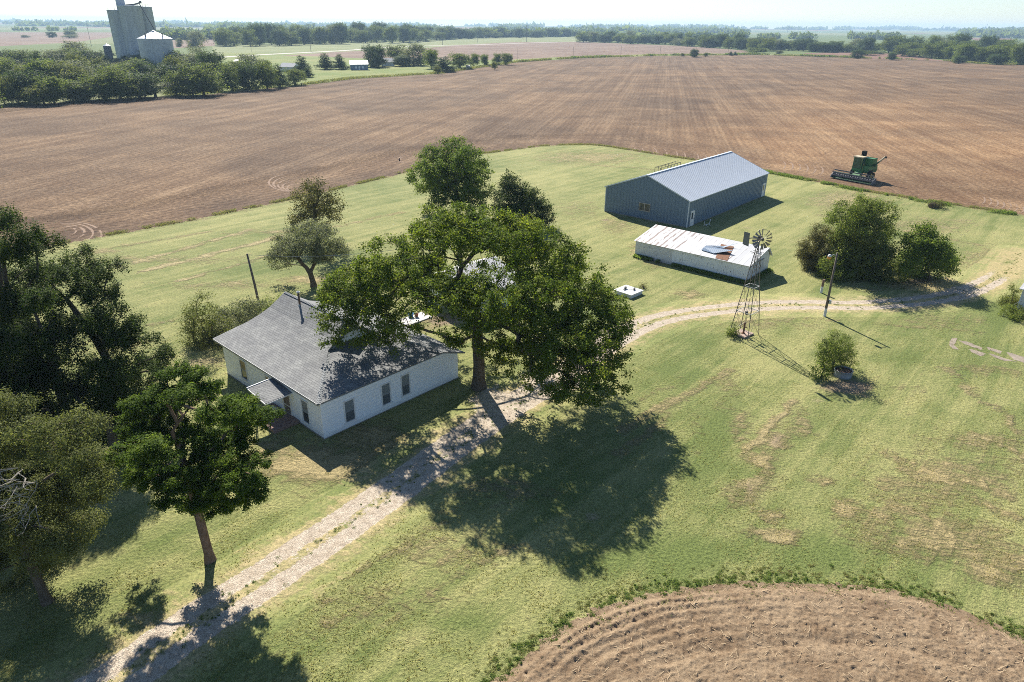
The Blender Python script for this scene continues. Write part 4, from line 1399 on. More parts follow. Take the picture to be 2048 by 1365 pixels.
# ragged turf over the lawn near the camera, so that it is not one flat sheet
r = np.random.default_rng(17)
n = 210000
yy = 16 + (r.random(n) ** 1.7) * 46
xx = r.uniform(-.92, .92, n) * (yy + 8)
kk = (fbm(xx / 2.2, yy / 2.2, 23, 4) + .25 * (fbm(xx * 3, yy * 3, 29, 2) - .5) > .50) & ~inside(xx, yy, SOIL_POLY) & (seg_dist(xx, yy, DRIVE)[0] > 1.7)
blade_patch('lawn_grass', np.column_stack([xx[kk], yy[kk], np.zeros(kk.sum())]), .04, .05, 18, leaf_mat('lawn_blades', (0.19, 0.21, 0.06), (0.29, 0.27, 0.09), (0.42, 0.34, 0.17), .5), 2.4)
# straw lying on the near soil
ns = 1900
xx, yy = r.uniform(-3, 27, ns), r.uniform(19, 28, ns)
k = inside(xx, yy, SOIL_POLY) & (fbm(xx / 1.5, yy / 1.5, 6, 3) + .1 * r.random(ns) > .47)
xx, yy = xx[k], yy[k]
a = r.uniform(0, math.pi, len(xx))
l_ = r.uniform(.04, .17, len(xx)) * (1 + (r.random(len(xx)) > .96))
zz = soil_z(xx, yy) + .02
dx, dy = np.cos(a) * l_, np.sin(a) * l_
wx, wy = -np.sin(a) * .011, np.cos(a) * .011
dz = r.uniform(-.03, .05, len(xx))
V = np.stack([np.stack([xx - dx + wx, yy - dy + wy, zz], 1), np.stack([xx - dx - wx, yy - dy - wy, zz], 1), np.stack([xx + dx - wx, yy + dy - wy, zz + dz], 1), np.stack([xx + dx + wx, yy + dy + wy, zz + dz], 1)], 1).reshape(-1, 3)
tag(link('straw', np_mesh('straw', V, np.arange(len(V)).reshape(-1, 4), plain('straw', (0.44, 0.33, 0.20), .8, .2, 0, .3, 2))), kind='stuff')
# ------------------------------------------------------------------ building materials
def lap_siding(name, c, step=.13, wear=.15, dirt=(0.30, 0.27, 0.23)):
    t = NT(name)
    u = t.uv()
    s = sep(t, u)
    saw = t.math('FRACT', t.math('DIVIDE', s[1], step))
    o = t.obj()
    k = t.noise(t.stretch(u, .5, 5), 2.0, 5, .7)
    k2 = t.noise(o, 9, 4, .65)
    f = t.ramp(t.math('ADD', t.mul(k, .6), t.mul(k2, .4)), .52 if wear > .5 else .58, .60 if wear > .5 else .70)
    low = t.ramp(t.math('ADD', s[1], t.mul(t.noise(u, 3, 3), .35)), .15, .75, .35, 0)
    col = t.mix(t.mul(f, wear), c, dirt)
    col = t.mix(low, col, dirt)
    gap = t.ramp(saw, 0.0, .18, 1, 0)
    col = t.mix(t.mul(gap, .3), col, tuple(x * .45 for x in c))
    return t.done(col, .6, t.bump(saw, .6, .02), .3)


def rib_metal(name, c, step, rough=.42, metal=.0, dirt=.15, streak=(.2, .17, .14), bd=.02, prof=6.0):
    t = NT(name)
    u = t.uv()
    s = sep(t, u)
    w = t.math('ABSOLUTE', t.math('SUBTRACT', t.math('FRACT', t.math('DIVIDE', s[0], step)), .5))
    rib = t.ramp(w, .5 - 1.2 / prof, .5 - .3 / prof)
    k = t.noise(t.stretch(u, 3, .35), 1.5, 5, .65)
    col = t.mix(t.mul(t.ramp(k, .45, .75), dirt), c, streak)
    panel = t.n('TexWhiteNoise', {'noise_dimensions': '1D'}, W=t.math('FLOOR', t.math('DIVIDE', s[0], .9))).outputs[0]
    col = t.mix(t.mul(panel, .12), col, tuple(x * .75 for x in c))
    return t.done(col, rough, t.bump(rib, .9, bd), .4, metal)


SIDING = lap_siding('white_siding', (0.86, 0.89, 0.93), .27)
SIDING_OLD = lap_siding('weathered_siding', (0.62, 0.62, 0.61), .15, .85, (0.23, 0.20, 0.17))
WHITE = plain('white_paint', (0.72, 0.72, 0.71), .5, .3, 0, .12, 3)
OFFWHITE = plain('chalky_white', (0.60, 0.60, 0.58), .7, .2, 0, .2, 3)
t = NT('grey_shingles')
u = t.uv()
br = t.n('TexBrick', {'offset': .5}, Vector=u, Color1=(0.155, 0.158, 0.156), Color2=(0.215, 0.217, 0.212), Mortar=(0.062, 0.065, 0.067), Scale=1.0, Mortar_Size=.012, Mortar_Smooth=.3, Bias=-.1, Brick_Width=.42, Row_Height=.20)
k = t.noise(t.obj(), .8, 5, .65)
c = t.mix(1.0, br.outputs[0], t.n('CombineColor', None, i0=t.ramp(k, .3, .7, .82, 1.18), i1=t.ramp(k, .3, .7, .82, 1.18), i2=t.ramp(k, .3, .7, .84, 1.15)), 'MULTIPLY')
c = t.mix(t.mul(t.ramp(t.noise(u, 14, 3), .5, .7), .18), c, (0.27, 0.275, 0.27))
saw = t.math('FRACT', t.math('DIVIDE', sep(t, u)[1], .20))
SHINGLE = t.done(c, .85, t.bump(t.math('ADD', t.math('SUBTRACT', 1, saw), t.mul(br.outputs[1], -.5)), .6, .014), .25)
RIDGE = plain('ridge_shingles', (0.235, 0.245, 0.245), .85, .2, 0, .25, 6, .3)
GLASS = plain('window_glass', (0.045, 0.055, 0.062), .08, .6, 0, .3, 2)
BLIND = plain('drawn_shade', (0.20, 0.225, 0.235), .35, .5, 0, .12, 2)
SASH = plain('grey_sash', (0.25, 0.265, 0.275), .5, .3, 0, .15, 5)
BOARDED = plain('boarded_tan', (0.36, 0.28, 0.14), .8, .2, 0, .35, 2)
SCREEN = plain('dark_screen_door', (0.16, 0.13, 0.11), .5, .3, 0, .2, 4)
FOUND = plain('foundation', (0.26, 0.24, 0.22), .9, .2, 0, .3, 3)
BROWNCON = plain('brown_porch', (0.235, 0.155, 0.125), .85, .2, 0, .25, 3, .2)
RUSTPIPE = plain('rusty_flue', (0.20, 0.13, 0.09), .7, .3, .3, .4, 5)
GALV = plain('galvanised', (0.46, 0.48, 0.50), .45, .5, .5, .2, 4)
DARKMETAL = plain('dark_metal', (0.10, 0.095, 0.09), .6, .4, .4, .35, 6)
RUST = plain('rust', (0.21, 0.105, 0.06), .85, .2, .1, .4, 5, .3)
WOODPOLE = plain('weathered_pole', (0.145, 0.12, 0.098), .9, .2, 0, .4, 4, .5)

# ------------------------------------------------------------------ the white farmhouse
HB = np.array([-12.86, 39.75, 0])
HR = math.radians(47.25)
house = thing('farmhouse', 'white clapboard farmhouse with grey shingled roof, under the left side of the elm', 'house', HB, HR)
W1, W2 = 12.55, 14.0
mb = MB()
near = [(0, 0, 0), (W1, 0, 0), (W1, 0, 2.28), (11.6, 0, 2.62), (10.85, 0, 2.80), (0, 0, 2.80)]
mb.prism(near, (0, .16, 0))
mb.prism([(0, .16, 0), (0, W2 - .16, 0), (0, W2 - .16, 2.80), (0, .16, 2.80)], (.16, 0, 0))
mb.prism([(0, W2, 0), (W1, W2, 0), (W1, W2, 2.3), (8.6, W2, 3.6), (6.5, W2, 4.95), (4.4, W2, 3.6), (0, W2, 2.80)], (0, -.16, 0))
mb.prism([(W1, .16, 0), (W1, W2 - .16, 0), (W1, W2 - .16, 2.26), (W1, .16, 2.26)], (-.16, 0, 0))
mb.build('wall', SIDING, house)
mb = MB()
mb.prism([(4.75, 5.42, 3.66), (8.25, 5.42, 3.66), (6.5, 5.42, 4.82)], (0, .14, 0))
mb.build('gable', SIDING, house)
mb = MB()
mb.box(-.02, W1 + .02, -.02, .0, -.1, .06)
mb.box(-.02, 0, 0, W2, -.1, .10)
mb.build('foundation', FOUND, house)
mb = MB()
T = Vector((0, 0, -.11))


def pan(pts):
    mb.prism(pts, T)


e = 2.93
pan([(-.2, -.14, e), (10.9, -.14, e), (8.6, 5.35, 3.74), (4.4, 5.35, 3.74)])
pan([(10.9, -.14, e), (13.25, -.14, 2.10), (13.25, 15, 2.10), (8.6, 15, 3.74), (8.6, 5.35, 3.74)])
pan([(-.2, -.14, e), (1.4, 1.77, 3.20), (1.4, 15, 3.20), (-.2, 15, e)][::-1])
pan([(1.4, 1.77, 3.20), (2.8, 3.44, 3.49), (2.8, 15, 3.49), (1.4, 15, 3.20)][::-1])
pan([(2.8, 3.44, 3.49), (4.0, 4.9, 3.82), (4.0, 15, 3.82), (2.8, 15, 3.49)][::-1])
pan([(4.0, 4.9, 3.82), (4.9, 5.15, 4.18), (4.9, 15, 4.18), (4.0, 15, 3.82)][::-1])
pan([(4.9, 5.15, 4.18), (6.5, 5.15, 5.12), (6.5, 15, 5.12), (4.9, 15, 4.18)][::-1])
pan([(6.5, 5.15, 5.12), (8.6, 5.15, 3.745), (8.6, 15, 3.745), (6.5, 15, 5.12)][::-1])
roof = mb.build('roof', SHINGLE, house)
mb = MB()


def caps(a, b, n, w=.17):
    a, b = Vector(a), Vector(b)
    d = (b - a) / n
    s = d.cross(Vector((0, 0, 1))).normalized() * w
    for i in range(n):
        p, q = a + d * i, a + d * (i + 1.12)
        up = Vector((0, 0, .035))
        dn = Vector((0, 0, -.02 - w * .28))
        mb.poly([p + up * .35 + dn + s, q + up + dn + s, q + up * 1.6, p + up])
        mb.poly([p + up, q + up * 1.6, q + up + dn - s, p + up * .35 + dn - s])


for a_, b_, n_, w_ in (((4.4, 5.35, 3.75), (-.2, -.14, 2.95), 34, .17), ((6.5, 15, 5.13), (6.5, 5.15, 5.13), 46, .14), ((8.6, 5.35, 3.75), (10.9, -.14, 2.94), 28, .14)):
    mb = MB()
    caps(a_, b_, n_, w_)
    mb.build('ridge_cap', RIDGE, roof)
mb = MB()
mb.bar((6.5, 5.10, 5.02), (4.3, 5.10, 3.59), .05, .17)
mb.bar((6.5, 5.10, 5.02), (8.7, 5.10, 3.59), .05, .17)
mb.bar((-.2, 15.03, 2.85), (4.4, 15.03, 3.65), .04, .16)
mb.bar((4.4, 15.03, 3.65), (6.5, 15.03, 5.03), .04, .16)
mb.bar((-.235, -.14, 2.85), (-.235, 15, 2.85), .03, .15)
mb.build('fascia', SASH, roof)
mb = MB()
mb.tube([(6.07, 12.0, 4.7), (6.06, 12.0, 5.95)], .085, 10)
flue = mb.build('flue', RUSTPIPE, roof, smooth=True)
mb = MB()
mb.lathe((6.06, 12.0, 5.95), [(.0, .19), (.15, .08), (.15, .03), (.10, -.02)], 12)
mb.build('flue_cap', OFFWHITE, flue)
mb = MB()
mb.lathe((6.07, 12.0, 4.78), [(.15, .0), (.11, .12), (.09, .16)], 10)
mb.build('flashing', GALV, flue)
mb = MB()
mb.box(7.0, 7.3, 10.4, 10.7, 4.75, 5.02)
mb.build('vent', DARKMETAL, roof)


def sash_window(par, face, a0, a1, z0, z1, pane=GLASS, upper=None, cas=WHITE, mid=.5):
    """double hung window set on the wall plane: face 'v' = wall along x at y=0 looking -y, 'u' = wall along y at x=0 looking -x"""
    def P(a, z, d):
        return (a, -d, z) if face == 'v' else (-d, a, z)

    def bx(m, a, b, c, d, d0, d1):
        p = [P(a, c, d0), P(b, c, d0), P(b, d, d0), P(a, d, d0)]
        n = Vector(P(0, 0, d1)) - Vector(P(0, 0, d0))
        m.prism(p, n)
    w = .10
    f = MB()
    bx(f, a0 - w, a0, z0 - w, z1 + w, 0, .045)
    bx(f, a1, a1 + w, z0 - w, z1 + w, 0, .045)
    bx(f, a0, a1, z1, z1 + w, 0, .045)
    bx(f, a0 - w - .04, a1 + w + .04, z0 - w - .02, z0, 0.001, .075)
    win = f.build('window', cas, par)
    s = MB()
    zm = z0 + (z1 - z0) * mid
    for (c, d) in ((z0, zm), (zm, z1)):
        q = .045
        off = .03 if c == z0 else .022
        bx(s, a0, a0 + q, c, d, .002, off)
        bx(s, a1 - q, a1, c, d, .002, off)
        bx(s, a0 + q, a1 - q, c, c + q, .002, off)
        bx(s, a0 + q, a1 - q, d - q, d, .002, off)
    s.build('sash', SASH, win)
    g = MB()
    bx(g, a0 + .045, a1 - .045, z0 + .045, zm - .045, .001, .012)
    g.build('pane', pane, win)
    g = MB()
    bx(g, a0 + .045, a1 - .045, zm + .045, z1 - .045, .001, .010)
    g.build('pane', upper or pane, win)
    return win


DIM = plain('dim_glass', (0.105, 0.12, 0.13), .15, .5, 0, .3, 3)
sash_window(house, 'v', 1.84, 2.58, .55, 2.16, DIM, BLIND)
sash_window(house, 'v', 5.04, 5.74, .60, 2.22, DIM, BLIND)
sash_window(house, 'v', 6.86, 7.56, .65, 2.28, DIM, BLIND)
sash_window(house, 'u', 1.68, 2.42, .50, 2.20, GLASS, BLIND)
sash_window(house, 'u', 10.4, 11.25, .75, 2.30, GLASS, BOARDED)
sash_window(house, 'u', 6.75, 7.3, .75, 2.30, BOARDED, BOARDED)
mb = MB()
mb.prism([(-.04, 4.05, .22), (-.04, 5.05, .22), (-.04, 5.05, 2.2), (-.04, 4.05, 2.2)], (.04, 0, 0))
mb.prism([(-.06, 3.95, .2), (-.06, 4.05, .2), (-.06, 4.05, 2.3), (-.06, 3.95, 2.3)], (.06, 0, 0))
mb.prism([(-.06, 5.05, .2), (-.06, 5.15, .2), (-.06, 5.15, 2.3), (-.06, 5.05, 2.3)], (.06, 0, 0))
mb.prism([(-.06, 4.05, 2.2), (-.06, 5.05, 2.2), (-.06, 5.05, 2.3), (-.06, 4.05, 2.3)], (.06, 0, 0))
door = mb.build('door', WHITE, house)
mb = MB()
mb.prism([(-.055, 4.15, .95), (-.055, 4.95, .95), (-.055, 4.95, 2.1), (-.055, 4.15, 2.1)], (.01, 0, 0))
mb.prism([(-.055, 4.15, .30), (-.055, 4.95, .30), (-.055, 4.95, .85), (-.055, 4.15, .85)], (.01, 0, 0))
mb.build('screen', SCREEN, door)
mb = MB()
mb.prism([(-.02, 6.0, 2.62), (-2.05, 6.0, 2.56), (-2.05, 3.62, 2.24), (-.02, 3.62, 2.30)], (0, 0, -.07))
canopy = mb.build('porch_roof', SHINGLE, house)
mb = MB()
mb.bar((-.02, 6.03, 2.59), (-2.1, 6.03, 2.53), .05, .15)
mb.bar((-2.08, 6.0, 2.49), (-2.08, 3.60, 2.17), .03, .10)
mb.bar((-2.08, 3.59, 2.17), (-.02, 3.59, 2.23), .03, .08)
mb.build('trim', WHITE, canopy)
for y in (3.75, 5.9):
    mb = MB()
    mb.bar((-1.9, y, .25), (-1.9, y, 2.16), .06)
    mb.bar((-1.9, y + (.22 if y < 5 else -.22), .25), (-1.9, y + (.22 if y < 5 else -.22), 2.2), .05)
    for z in (.6, 1.2, 1.8):
        mb.bar((-1.9, y, z), (-1.9, y + (.22 if y < 5 else -.22), z + .25), .03)
    mb.build('porch_post', DARKMETAL, house)
mb = MB()
mb.box(-2.0, -.035, 3.1, 6.9, -.05, .24)
mb.build('porch_slab', BROWNCON, house)
mb = MB()
mb.box(-.9, -.3, 5.4, 5.9, .24, .36)
mb.lathe((-.6, 5.65, .36), [(.16, 0), (.2, .12), (.17, .2), (.1, .24), (0, .25)], 10)
mb2 = mb
pot = thing('porch_pot', 'small pale pot standing on the brown porch slab of the farmhouse', 'pot', HB, HR)
mb.build('pot', OFFWHITE, pot)

# ------------------------------------------------------------------ the blue grey metal barn
BB, BR = np.array([24.72, 95.02, 0]), math.radians(49.32)
barn = thing('metal_barn', 'long blue grey metal barn with pale grey ribbed roof, beyond the white shed', 'barn', BB, BR)
BLUE = rib_metal('blue_grey_ribbed', (0.135, 0.195, 0.255), .54, .5, 0, .12, (0.18, 0.20, 0.215), .05)
BROOF = rib_metal('pale_ribbed_roof', (0.60, 0.635, 0.665), .45, .45, .1, .15, (0.24, 0.25, 0.265), .06)
TRIM = plain('light_trim', (0.55, 0.60, 0.64), .4, .4, 0, .1, 4)
L_, D_ = 27.6, 14.0
mb = MB()
mb.prism([(0, 0, 0), (L_, 0, 0), (L_, 0, 3.84), (0, 0, 3.84)], (0, .1, 0))
mb.prism([(0, D_, 0), (L_, D_, 0), (L_, D_, 3.84), (0, D_, 3.84)], (0, -.1, 0))
for x, s in ((0, 1), (L_, -1)):
    mb.prism([(x, .1, 0), (x, D_ - .1, 0), (x, D_ - .1, 3.87), (x, D_ / 2, 6.42), (x, .1, 3.87)], (.1 * s, 0, 0))
for k in range(1, int(L_ / .54)):
    for y in (-.03, D_ + .001):
        mb.box(k * .54 - .03, k * .54 + .03, y, y + .029, 0.02, 3.72)
for k in range(1, int(D_ / .54)):
    y = k * .54
    top_ = 3.72 + (2.55 * (1 - abs(y - D_ / 2) / (D_ / 2))) - .02
    for x in (-.03, L_ + .001):
        mb.box(x, x + .029, y - .03, y + .03, 0.02, top_)
mb.build('wall', BLUE, barn)
mb = MB()
for k in range(0, int(L_ / .45)):
    x = .2 + k * .45
    mb.bar((x, -.13, 3.845), (x, D_ / 2 - .22, 6.445), .05, .022)
    mb.bar((x, D_ + .13, 3.845), (x, D_ / 2 + .22, 6.445), .05, .04)
mb.prism([(-.12, -.14, 3.83), (L_ + .12, -.14, 3.83), (L_ + .12, D_ / 2, 6.50), (-.12, D_ / 2, 6.50)], (0, 0, -.07))
mb.prism([(-.12, D_ / 2, 6.50), (L_ + .12, D_ / 2, 6.50), (L_ + .12, D_ + .14, 3.83), (-.12, D_ + .14, 3.83)], (0, 0, -.07))
broof = mb.build('roof', BROOF, barn)
mb = MB()
for sgn in (0, 1):
    y0, y1 = (D_ / 2, -.16) if sgn == 0 else (D_ / 2, D_ + .16)
    for x in (-.14, L_ + .14):
        mb.bar((x, y0, 6.47), (x, y1, 3.79), .05, .16)
mb.bar((-.12, -.17, 3.76), (L_ + .12, -.17, 3.76), .06, .12)
mb.bar((-.12, D_ / 2, 6.53), (L_ + .12, D_ / 2, 6.53), .4, .03)
mb.build('trim', TRIM, broof)
for x, y in ((0, 0), (L_, 0), (0, D_)):
    mb = MB()
    mb.box(x - .03, x + .09, y - .03, y + .09, 0, 3.75) if y == 0 else mb.box(x - .03, x + .09, y - .09, y + .03, 0, 3.75)
    mb.build('corner_trim', TRIM, barn)
TANFRAME = plain('tan_frame', (0.42, 0.38, 0.32), .5, .3, 0, .1, 4)
mb = MB()
for a, b_, c_, d_ in ((6.1, 8.0, 1.20, 1.28), (6.1, 8.0, 2.30, 2.38), (6.1, 6.18, 1.28, 2.30), (7.92, 8.0, 1.28, 2.30), (7.0, 7.1, 1.28, 2.30)):
    mb.box(-.06, .0, a, b_, c_, d_)
bw = mb.build('window', TANFRAME, barn)
for a, b_ in ((6.18, 7.0), (7.1, 7.92)):
    mb = MB()
    mb.box(-.03, -.004, a, b_, 1.28, 2.30)
    mb.build('pane', GLASS, bw)
for x0 in (.85, 26.15):
    mb = MB()
    mb.box(x0 - .1, x0, -.07, 0, 0, 2.25)
    mb.box(x0 + .95, x0 + 1.05, -.07, 0, 0, 2.25)
    mb.box(x0, x0 + .95, -.07, 0, 2.12, 2.25)
    mb.box(x0, x0 + .95, -.05, 0, .02, 2.12)
    dr = mb.build('door', WHITE, barn)
    mb = MB()
    mb.box(x0 + .16, x0 + .6, -.06, -.045, 1.05, 1.95)
    mb.build('pane', GLASS, dr)
    mb = MB()
    mb.tube([(x0 + .82, -.05, 1.0), (x0 + .82, -.11, 1.0)], .035, 8)
    mb.build('handle', DARKMETAL, dr)
mb = MB()
mb.box(0, L_, -.025, -.002, -.05, .12)
mb.box(-.025, -.002, 0, D_, -.05, .12)
mb.build('base_strip', plain('mud_splash', (0.24, 0.22, 0.19), .9, .1, 0, .3, 2), barn)

BV = lambda x, y: np.array([BB[0] + x * math.cos(BR) - y * math.sin(BR), BB[1] + x * math.sin(BR) + y * math.cos(BR), 0])
# pipe frames about the barn
def rack(label, loc, rz, L, H_, mat, name='pipe_rack'):
    t = thing(name, label, 'pipe rack', loc, rz)
    for i in range(int(L // 1.2) + 1):
        mb = MB()
        mb.tube([(i * 1.2, 0, 0), (i * 1.2, 0, H_)], .04, 6)
        mb.tube([(i * 1.2, 1.1, 0), (i * 1.2, 1.1, H_)], .04, 6)
        mb.tube([(i * 1.2, 0, H_), (i * 1.2, 1.1, H_)], .03, 6)
        mb.build('upright', mat, t)
    for y in (0, 1.1):
        for z in (.35, H_ * .6, H_):
            mb = MB()
            mb.tube([(-.1, y, z), (L + .1, y, z + .04)], .035, 6)
            mb.build('rail', mat, t)
    return t


rack('dark metal pipe rack showing past the far right corner of the barn', BV(28.6, 1.2), BR + math.pi / 2, 6.0, 3.7, DARKMETAL)
rack('dark metal pipe rack showing over the far slope of the barn roof', BV(20.0, 16.0), BR, 7.2, 3.6, DARKMETAL)
t = thing('pipe_stand', 'bent white pipe stand lying beside the long side of the barn', 'pipe stand', BV(2.4, -1.5), BR - .1)
mb = MB()
mb.tube([(0, 0, .75), (.05, 0, .3), (.25, 0, .14), (1.2, 0, .14), (1.4, 0, .3), (1.5, 0, .8)], .04, 7)
mb.build('frame', WHITE, t, smooth=True)
for x in (.35, 1.1):
    mb = MB()
    mb.tube([(x, -.35, 0), (x, 0, .16), (x, .35, 0)], .03, 6)
    mb.build('leg', WHITE, t)

# ------------------------------------------------------------------ the old white shed
SB, SR = np.array([26.15, 72.22, 0]), math.radians(139.04)
shed = thing('old_shed', 'long old white shed with rusty peeling metal roof, between barn and windmill', 'shed', SB, SR)
t = NT('white_vertical_tin')
u = t.uv()
s = sep(t, u)
w = t.math('ABSOLUTE', t.math('SUBTRACT', t.math('FRACT', t.math('DIVIDE', s[0], .2)), .5))
k = t.noise(t.stretch(u, 2.2, .8), 2.4, 5, .72)
c = t.mix(t.mul(t.ramp(k, .585, .63), .85), (0.70, 0.715, 0.72), (0.20, 0.15, 0.12))
c = t.mix(t.ramp(t.math('ADD', s[1], t.mul(k, .5)), .15, .65, .5, 0), c, (0.30, 0.27, 0.23))
TIN = t.done(c, .55, t.bump(t.ramp(w, .36, .47), .8, .012), .3)
t = NT('old_tin_roof')
u = t.uv()
s = sep(t, u)
ox = sep(t, t.obj())
s = (ox[0], s[1])
pn = t.math('FLOOR', t.math('DIVIDE', s[0], .66))
wn_ = t.n('TexWhiteNoise', {'noise_dimensions': '1D'}, W=pn).outputs[0]
k = t.noise(t.stretch(t.obj(), 3.2, .38, .38), 1.0, 4, .62)
zone = t.ramp(s[0], 5.5, 12.5, -.16, .03)
ed = t.math('ABSOLUTE', t.math('SUBTRACT', t.math('FRACT', t.math('ADD', t.math('DIVIDE', s[0], .66), t.mul(t.noise(t.obj(), 1.2, 3), .5))), .5))
r1 = t.mul(t.ramp(t.math('ADD', k, t.math('ADD', t.mul(wn_, .16), zone)),   .55, .575), t.ramp(ed, .30, .36))
c = t.mix(t.mul(wn_, .6), (0.47, 0.47, 0.46), (0.38, 0.38, 0.38))
c = t.mix(t.mul(r1, .85), c, t.mix(t.noise(u, 6, 4), (0.10, 0.056, 0.036), (0.19, 0.115, 0.078)))
w = t.math('ABSOLUTE', t.math('SUBTRACT', t.math('FRACT', t.math('DIVIDE', s[0], .66)), .5))
TINROOF = t.done(c, .5, t.bump(t.ramp(w, .44, .49), .8, .02), .4, .1)
SL = 14.5
G1 = [(0, 0, 0), (0, -5.95, 0), (0, -5.95, 1.86), (0, -4.85, 2.92), (0, 0, 1.96)]
mb = MB()
mb.prism([(0, 0, 0), (9.4, 0, 0), (9.4, 0, 1.96), (0, 0, 1.96)], (0, -.1, 0))
mb.prism([(0, -5.95, 0), (SL, -5.95, 0), (SL, -5.95, 1.84), (0, -5.95, 1.84)], (0, .1, 0))
mb.prism([(p[0], min(max(p[1], -5.85), -.1), p[2]) for p in G1], (.1, 0, 0))
mb.prism([(SL, min(max(p[1], -5.85), -.1), p[2]) for p in G1], (-.1, 0, 0))
mb.build('wall', TIN, shed)
mb = MB()
mb.prism([(9.4, 0, 0), (SL, 0, 0), (SL, 0, 1.96), (9.4, 0, 1.96)], (0, -.1, 0))
o = mb.build('plank_wall', SIDING_OLD, shed)
o['label'] = 'peeling weathered plank wall'
mb = MB()
mb.prism([(-.2, .16, 1.99), (SL + .2, .16, 1.99), (SL + .2, -4.9, 3.0), (-.2, -4.9, 3.0)], (0, 0, -.04))
mb.prism([(-.2, -4.9, 3.0), (SL + .2, -4.9, 3.0), (SL + .2, -6.15, 1.80), (-.2, -6.15, 1.80)], (0, 0, -.04))
sroof = mb.build('roof', TINROOF, shed)
mb = MB()
mb.prism([(2.5, .05, 2.035), (3.95, .05, 2.035), (5.0, -3.4, 2.725), (3.4, -3.4, 2.725)], (0, 0, .012))
mb.build('rust_patch', RUST, sroof)
BLUETIN = rib_metal('bare_blue_tin', (0.095, 0.145, 0.21), .2, .45, .1, .15, (.25, .22, .2), .02)
mb = MB()
mb.poly([(6.35, -1.75, 2.42), (6.25, -.95, 2.30), (4.6, -.75, 2.28), (2.75, -1.75, 2.78)])
mb.poly([(6.35, -1.75, 2.42), (2.75, -1.75, 2.78), (4.2, -2.15, 2.62), (6.3, -2.25, 2.54)])
mb.poly([(6.3, -2.35, 2.55), (4.3, -2.45, 2.60), (3.0, -3.55, 3.22), (4.4, -2.85, 2.72)])
o = mb.build('peeled_sheet', BLUETIN, sroof)
o['label'] = 'roof sheet torn loose and curled up'
sm = o.modifiers.new('thick', 'SOLIDIFY')
sm.thickness = .012
mb = MB()
mb.prism([(-.012, -2.4, .02), (-.012, -4.3, .02), (-.012, -4.3, 1.9), (-.012, -2.4, 1.9)], (-.03, 0, 0))
sd = mb.build('door', OFFWHITE, shed)
mb = MB()
mb.box(-.075, -.043, -4.2, -2.5, 1.84, 1.90)
mb.build('rail', DARKMETAL, sd)
mb = MB()
mb.box(-.05, -.043, -3.5, -3.15, 1.0, 1.25)
mb.build('opening', DARKMETAL, sd)
mb = MB()
mb.bar((-.22, .16, 1.95), (-.22, -4.9, 2.96), .04, .14)
mb.bar((-.22, -4.9, 2.96), (-.22, -6.15, 1.77), .04, .14)
mb.build('fascia', OFFWHITE, sroof)
SV = lambda x, y, z=0: np.array([SB[0] + x * math.cos(SR) - y * math.sin(SR), SB[1] + x * math.sin(SR) + y * math.cos(SR), z])
rg = np.random.default_rng(3)
P = []
for k in range(9000):
    x = rg.uniform(-.4, 14.4)
    if fbm(np.array([x / 1.1]), np.array([.3]), 8, 3)[0] + (.15 if x < 8 else -.05) > .5:
        P.append(SV(x, .12 + abs(rg.normal()) * .22))
for k in range(1500):
    P.append(SV(-.15 - abs(rg.normal()) * .22, rg.uniform(-6, .2)))
blade_patch('shed_foot_weeds', np.array(P), .34, .10, 5, L_WEED, .8)

# ------------------------------------------------------------------ the garage half hidden by the elm
GB = at(952, 640)
GR = math.radians(48)
gar = thing('garage', 'white garage with pale metal roof seen through the branches of the elm', 'garage', (GB[0], GB[1], 0), GR)
GW, GD = 6.6, 7.6
mb = MB()
mb.prism([(0, 0, 0), (GW, 0, 0), (GW, 0, 2.5), (0, 0, 2.5)], (0, .12, 0))
mb.prism([(0, GD, 0), (GW, GD, 0), (GW, GD, 2.5), (0, GD, 2.5)], (0, -.12, 0))
for x, s in ((0, 1), (GW, -1)):
    mb.prism([(x, .12, 0), (x, GD - .12, 0), (x, GD - .12, 2.55), (x, GD / 2, 4.0), (x, .12, 2.55)], (.12 * s, 0, 0))
mb.build('wall', SIDING, gar)
GROOF = rib_metal('white_tin_roof', (0.52, 0.505, 0.49), .3, .5, 0, .4, (0.40, 0.33, 0.28), .03)
mb = MB()
mb.prism([(-.25, -.3, 2.45), (GW + .25, -.3, 2.45), (GW + .25, GD / 2, 4.07), (-.25, GD / 2, 4.07)], (0, 0, -.06))
mb.prism([(-.25, GD / 2, 4.07), (GW + .25, GD / 2, 4.07), (GW + .25, GD + .3, 2.45), (-.25, GD + .3, 2.45)], (0, 0, -.06))
mb.build('roof', GROOF, gar)
mb = MB()
mb.box(1.2, 4.0, -.05, -.002, 0, 2.15)
mb.build('door', OFFWHITE, gar)
pad = thing('concrete_slab', 'pale concrete slab between the farmhouse and the garage', 'slab', at(826, 640), HR)
mb = MB()
mb.box(-1.4, 1.7, -.9, .8, -.05, .10)
mb.build('slab', plain('pale_slab', (0.52, 0.50, 0.47), .85, .2, 0, .2, 2), pad)
t = thing('blue_tub', 'small bright blue tub on the pale slab behind the farmhouse', 'tub', at(822, 634, .10))
mb = MB()
mb.lathe((0, 0, 0), [(0, .02), (.2, .02), (.26, .34), (.29, .36), (.26, .36), (.22, .08), (0, .06)], 14)
mb.build('tub', plain('blue_plastic', (0.03, 0.22, 0.52), .4, .4, 0, .1, 3), t, smooth=True)
t = thing('clay_pot', 'small brown clay pot beside the blue tub on the pale slab', 'pot', at(833, 634, .10))
mb = MB()
mb.lathe((0, 0, 0), [(0, .0), (.14, .0), (.2, .3), (.22, .34), (.19, .34), (.15, .06), (0, .05)], 12)
mb.build('pot', plain('clay', (0.24, 0.10, 0.055), .8, .2, 0, .2, 3), t, smooth=True)

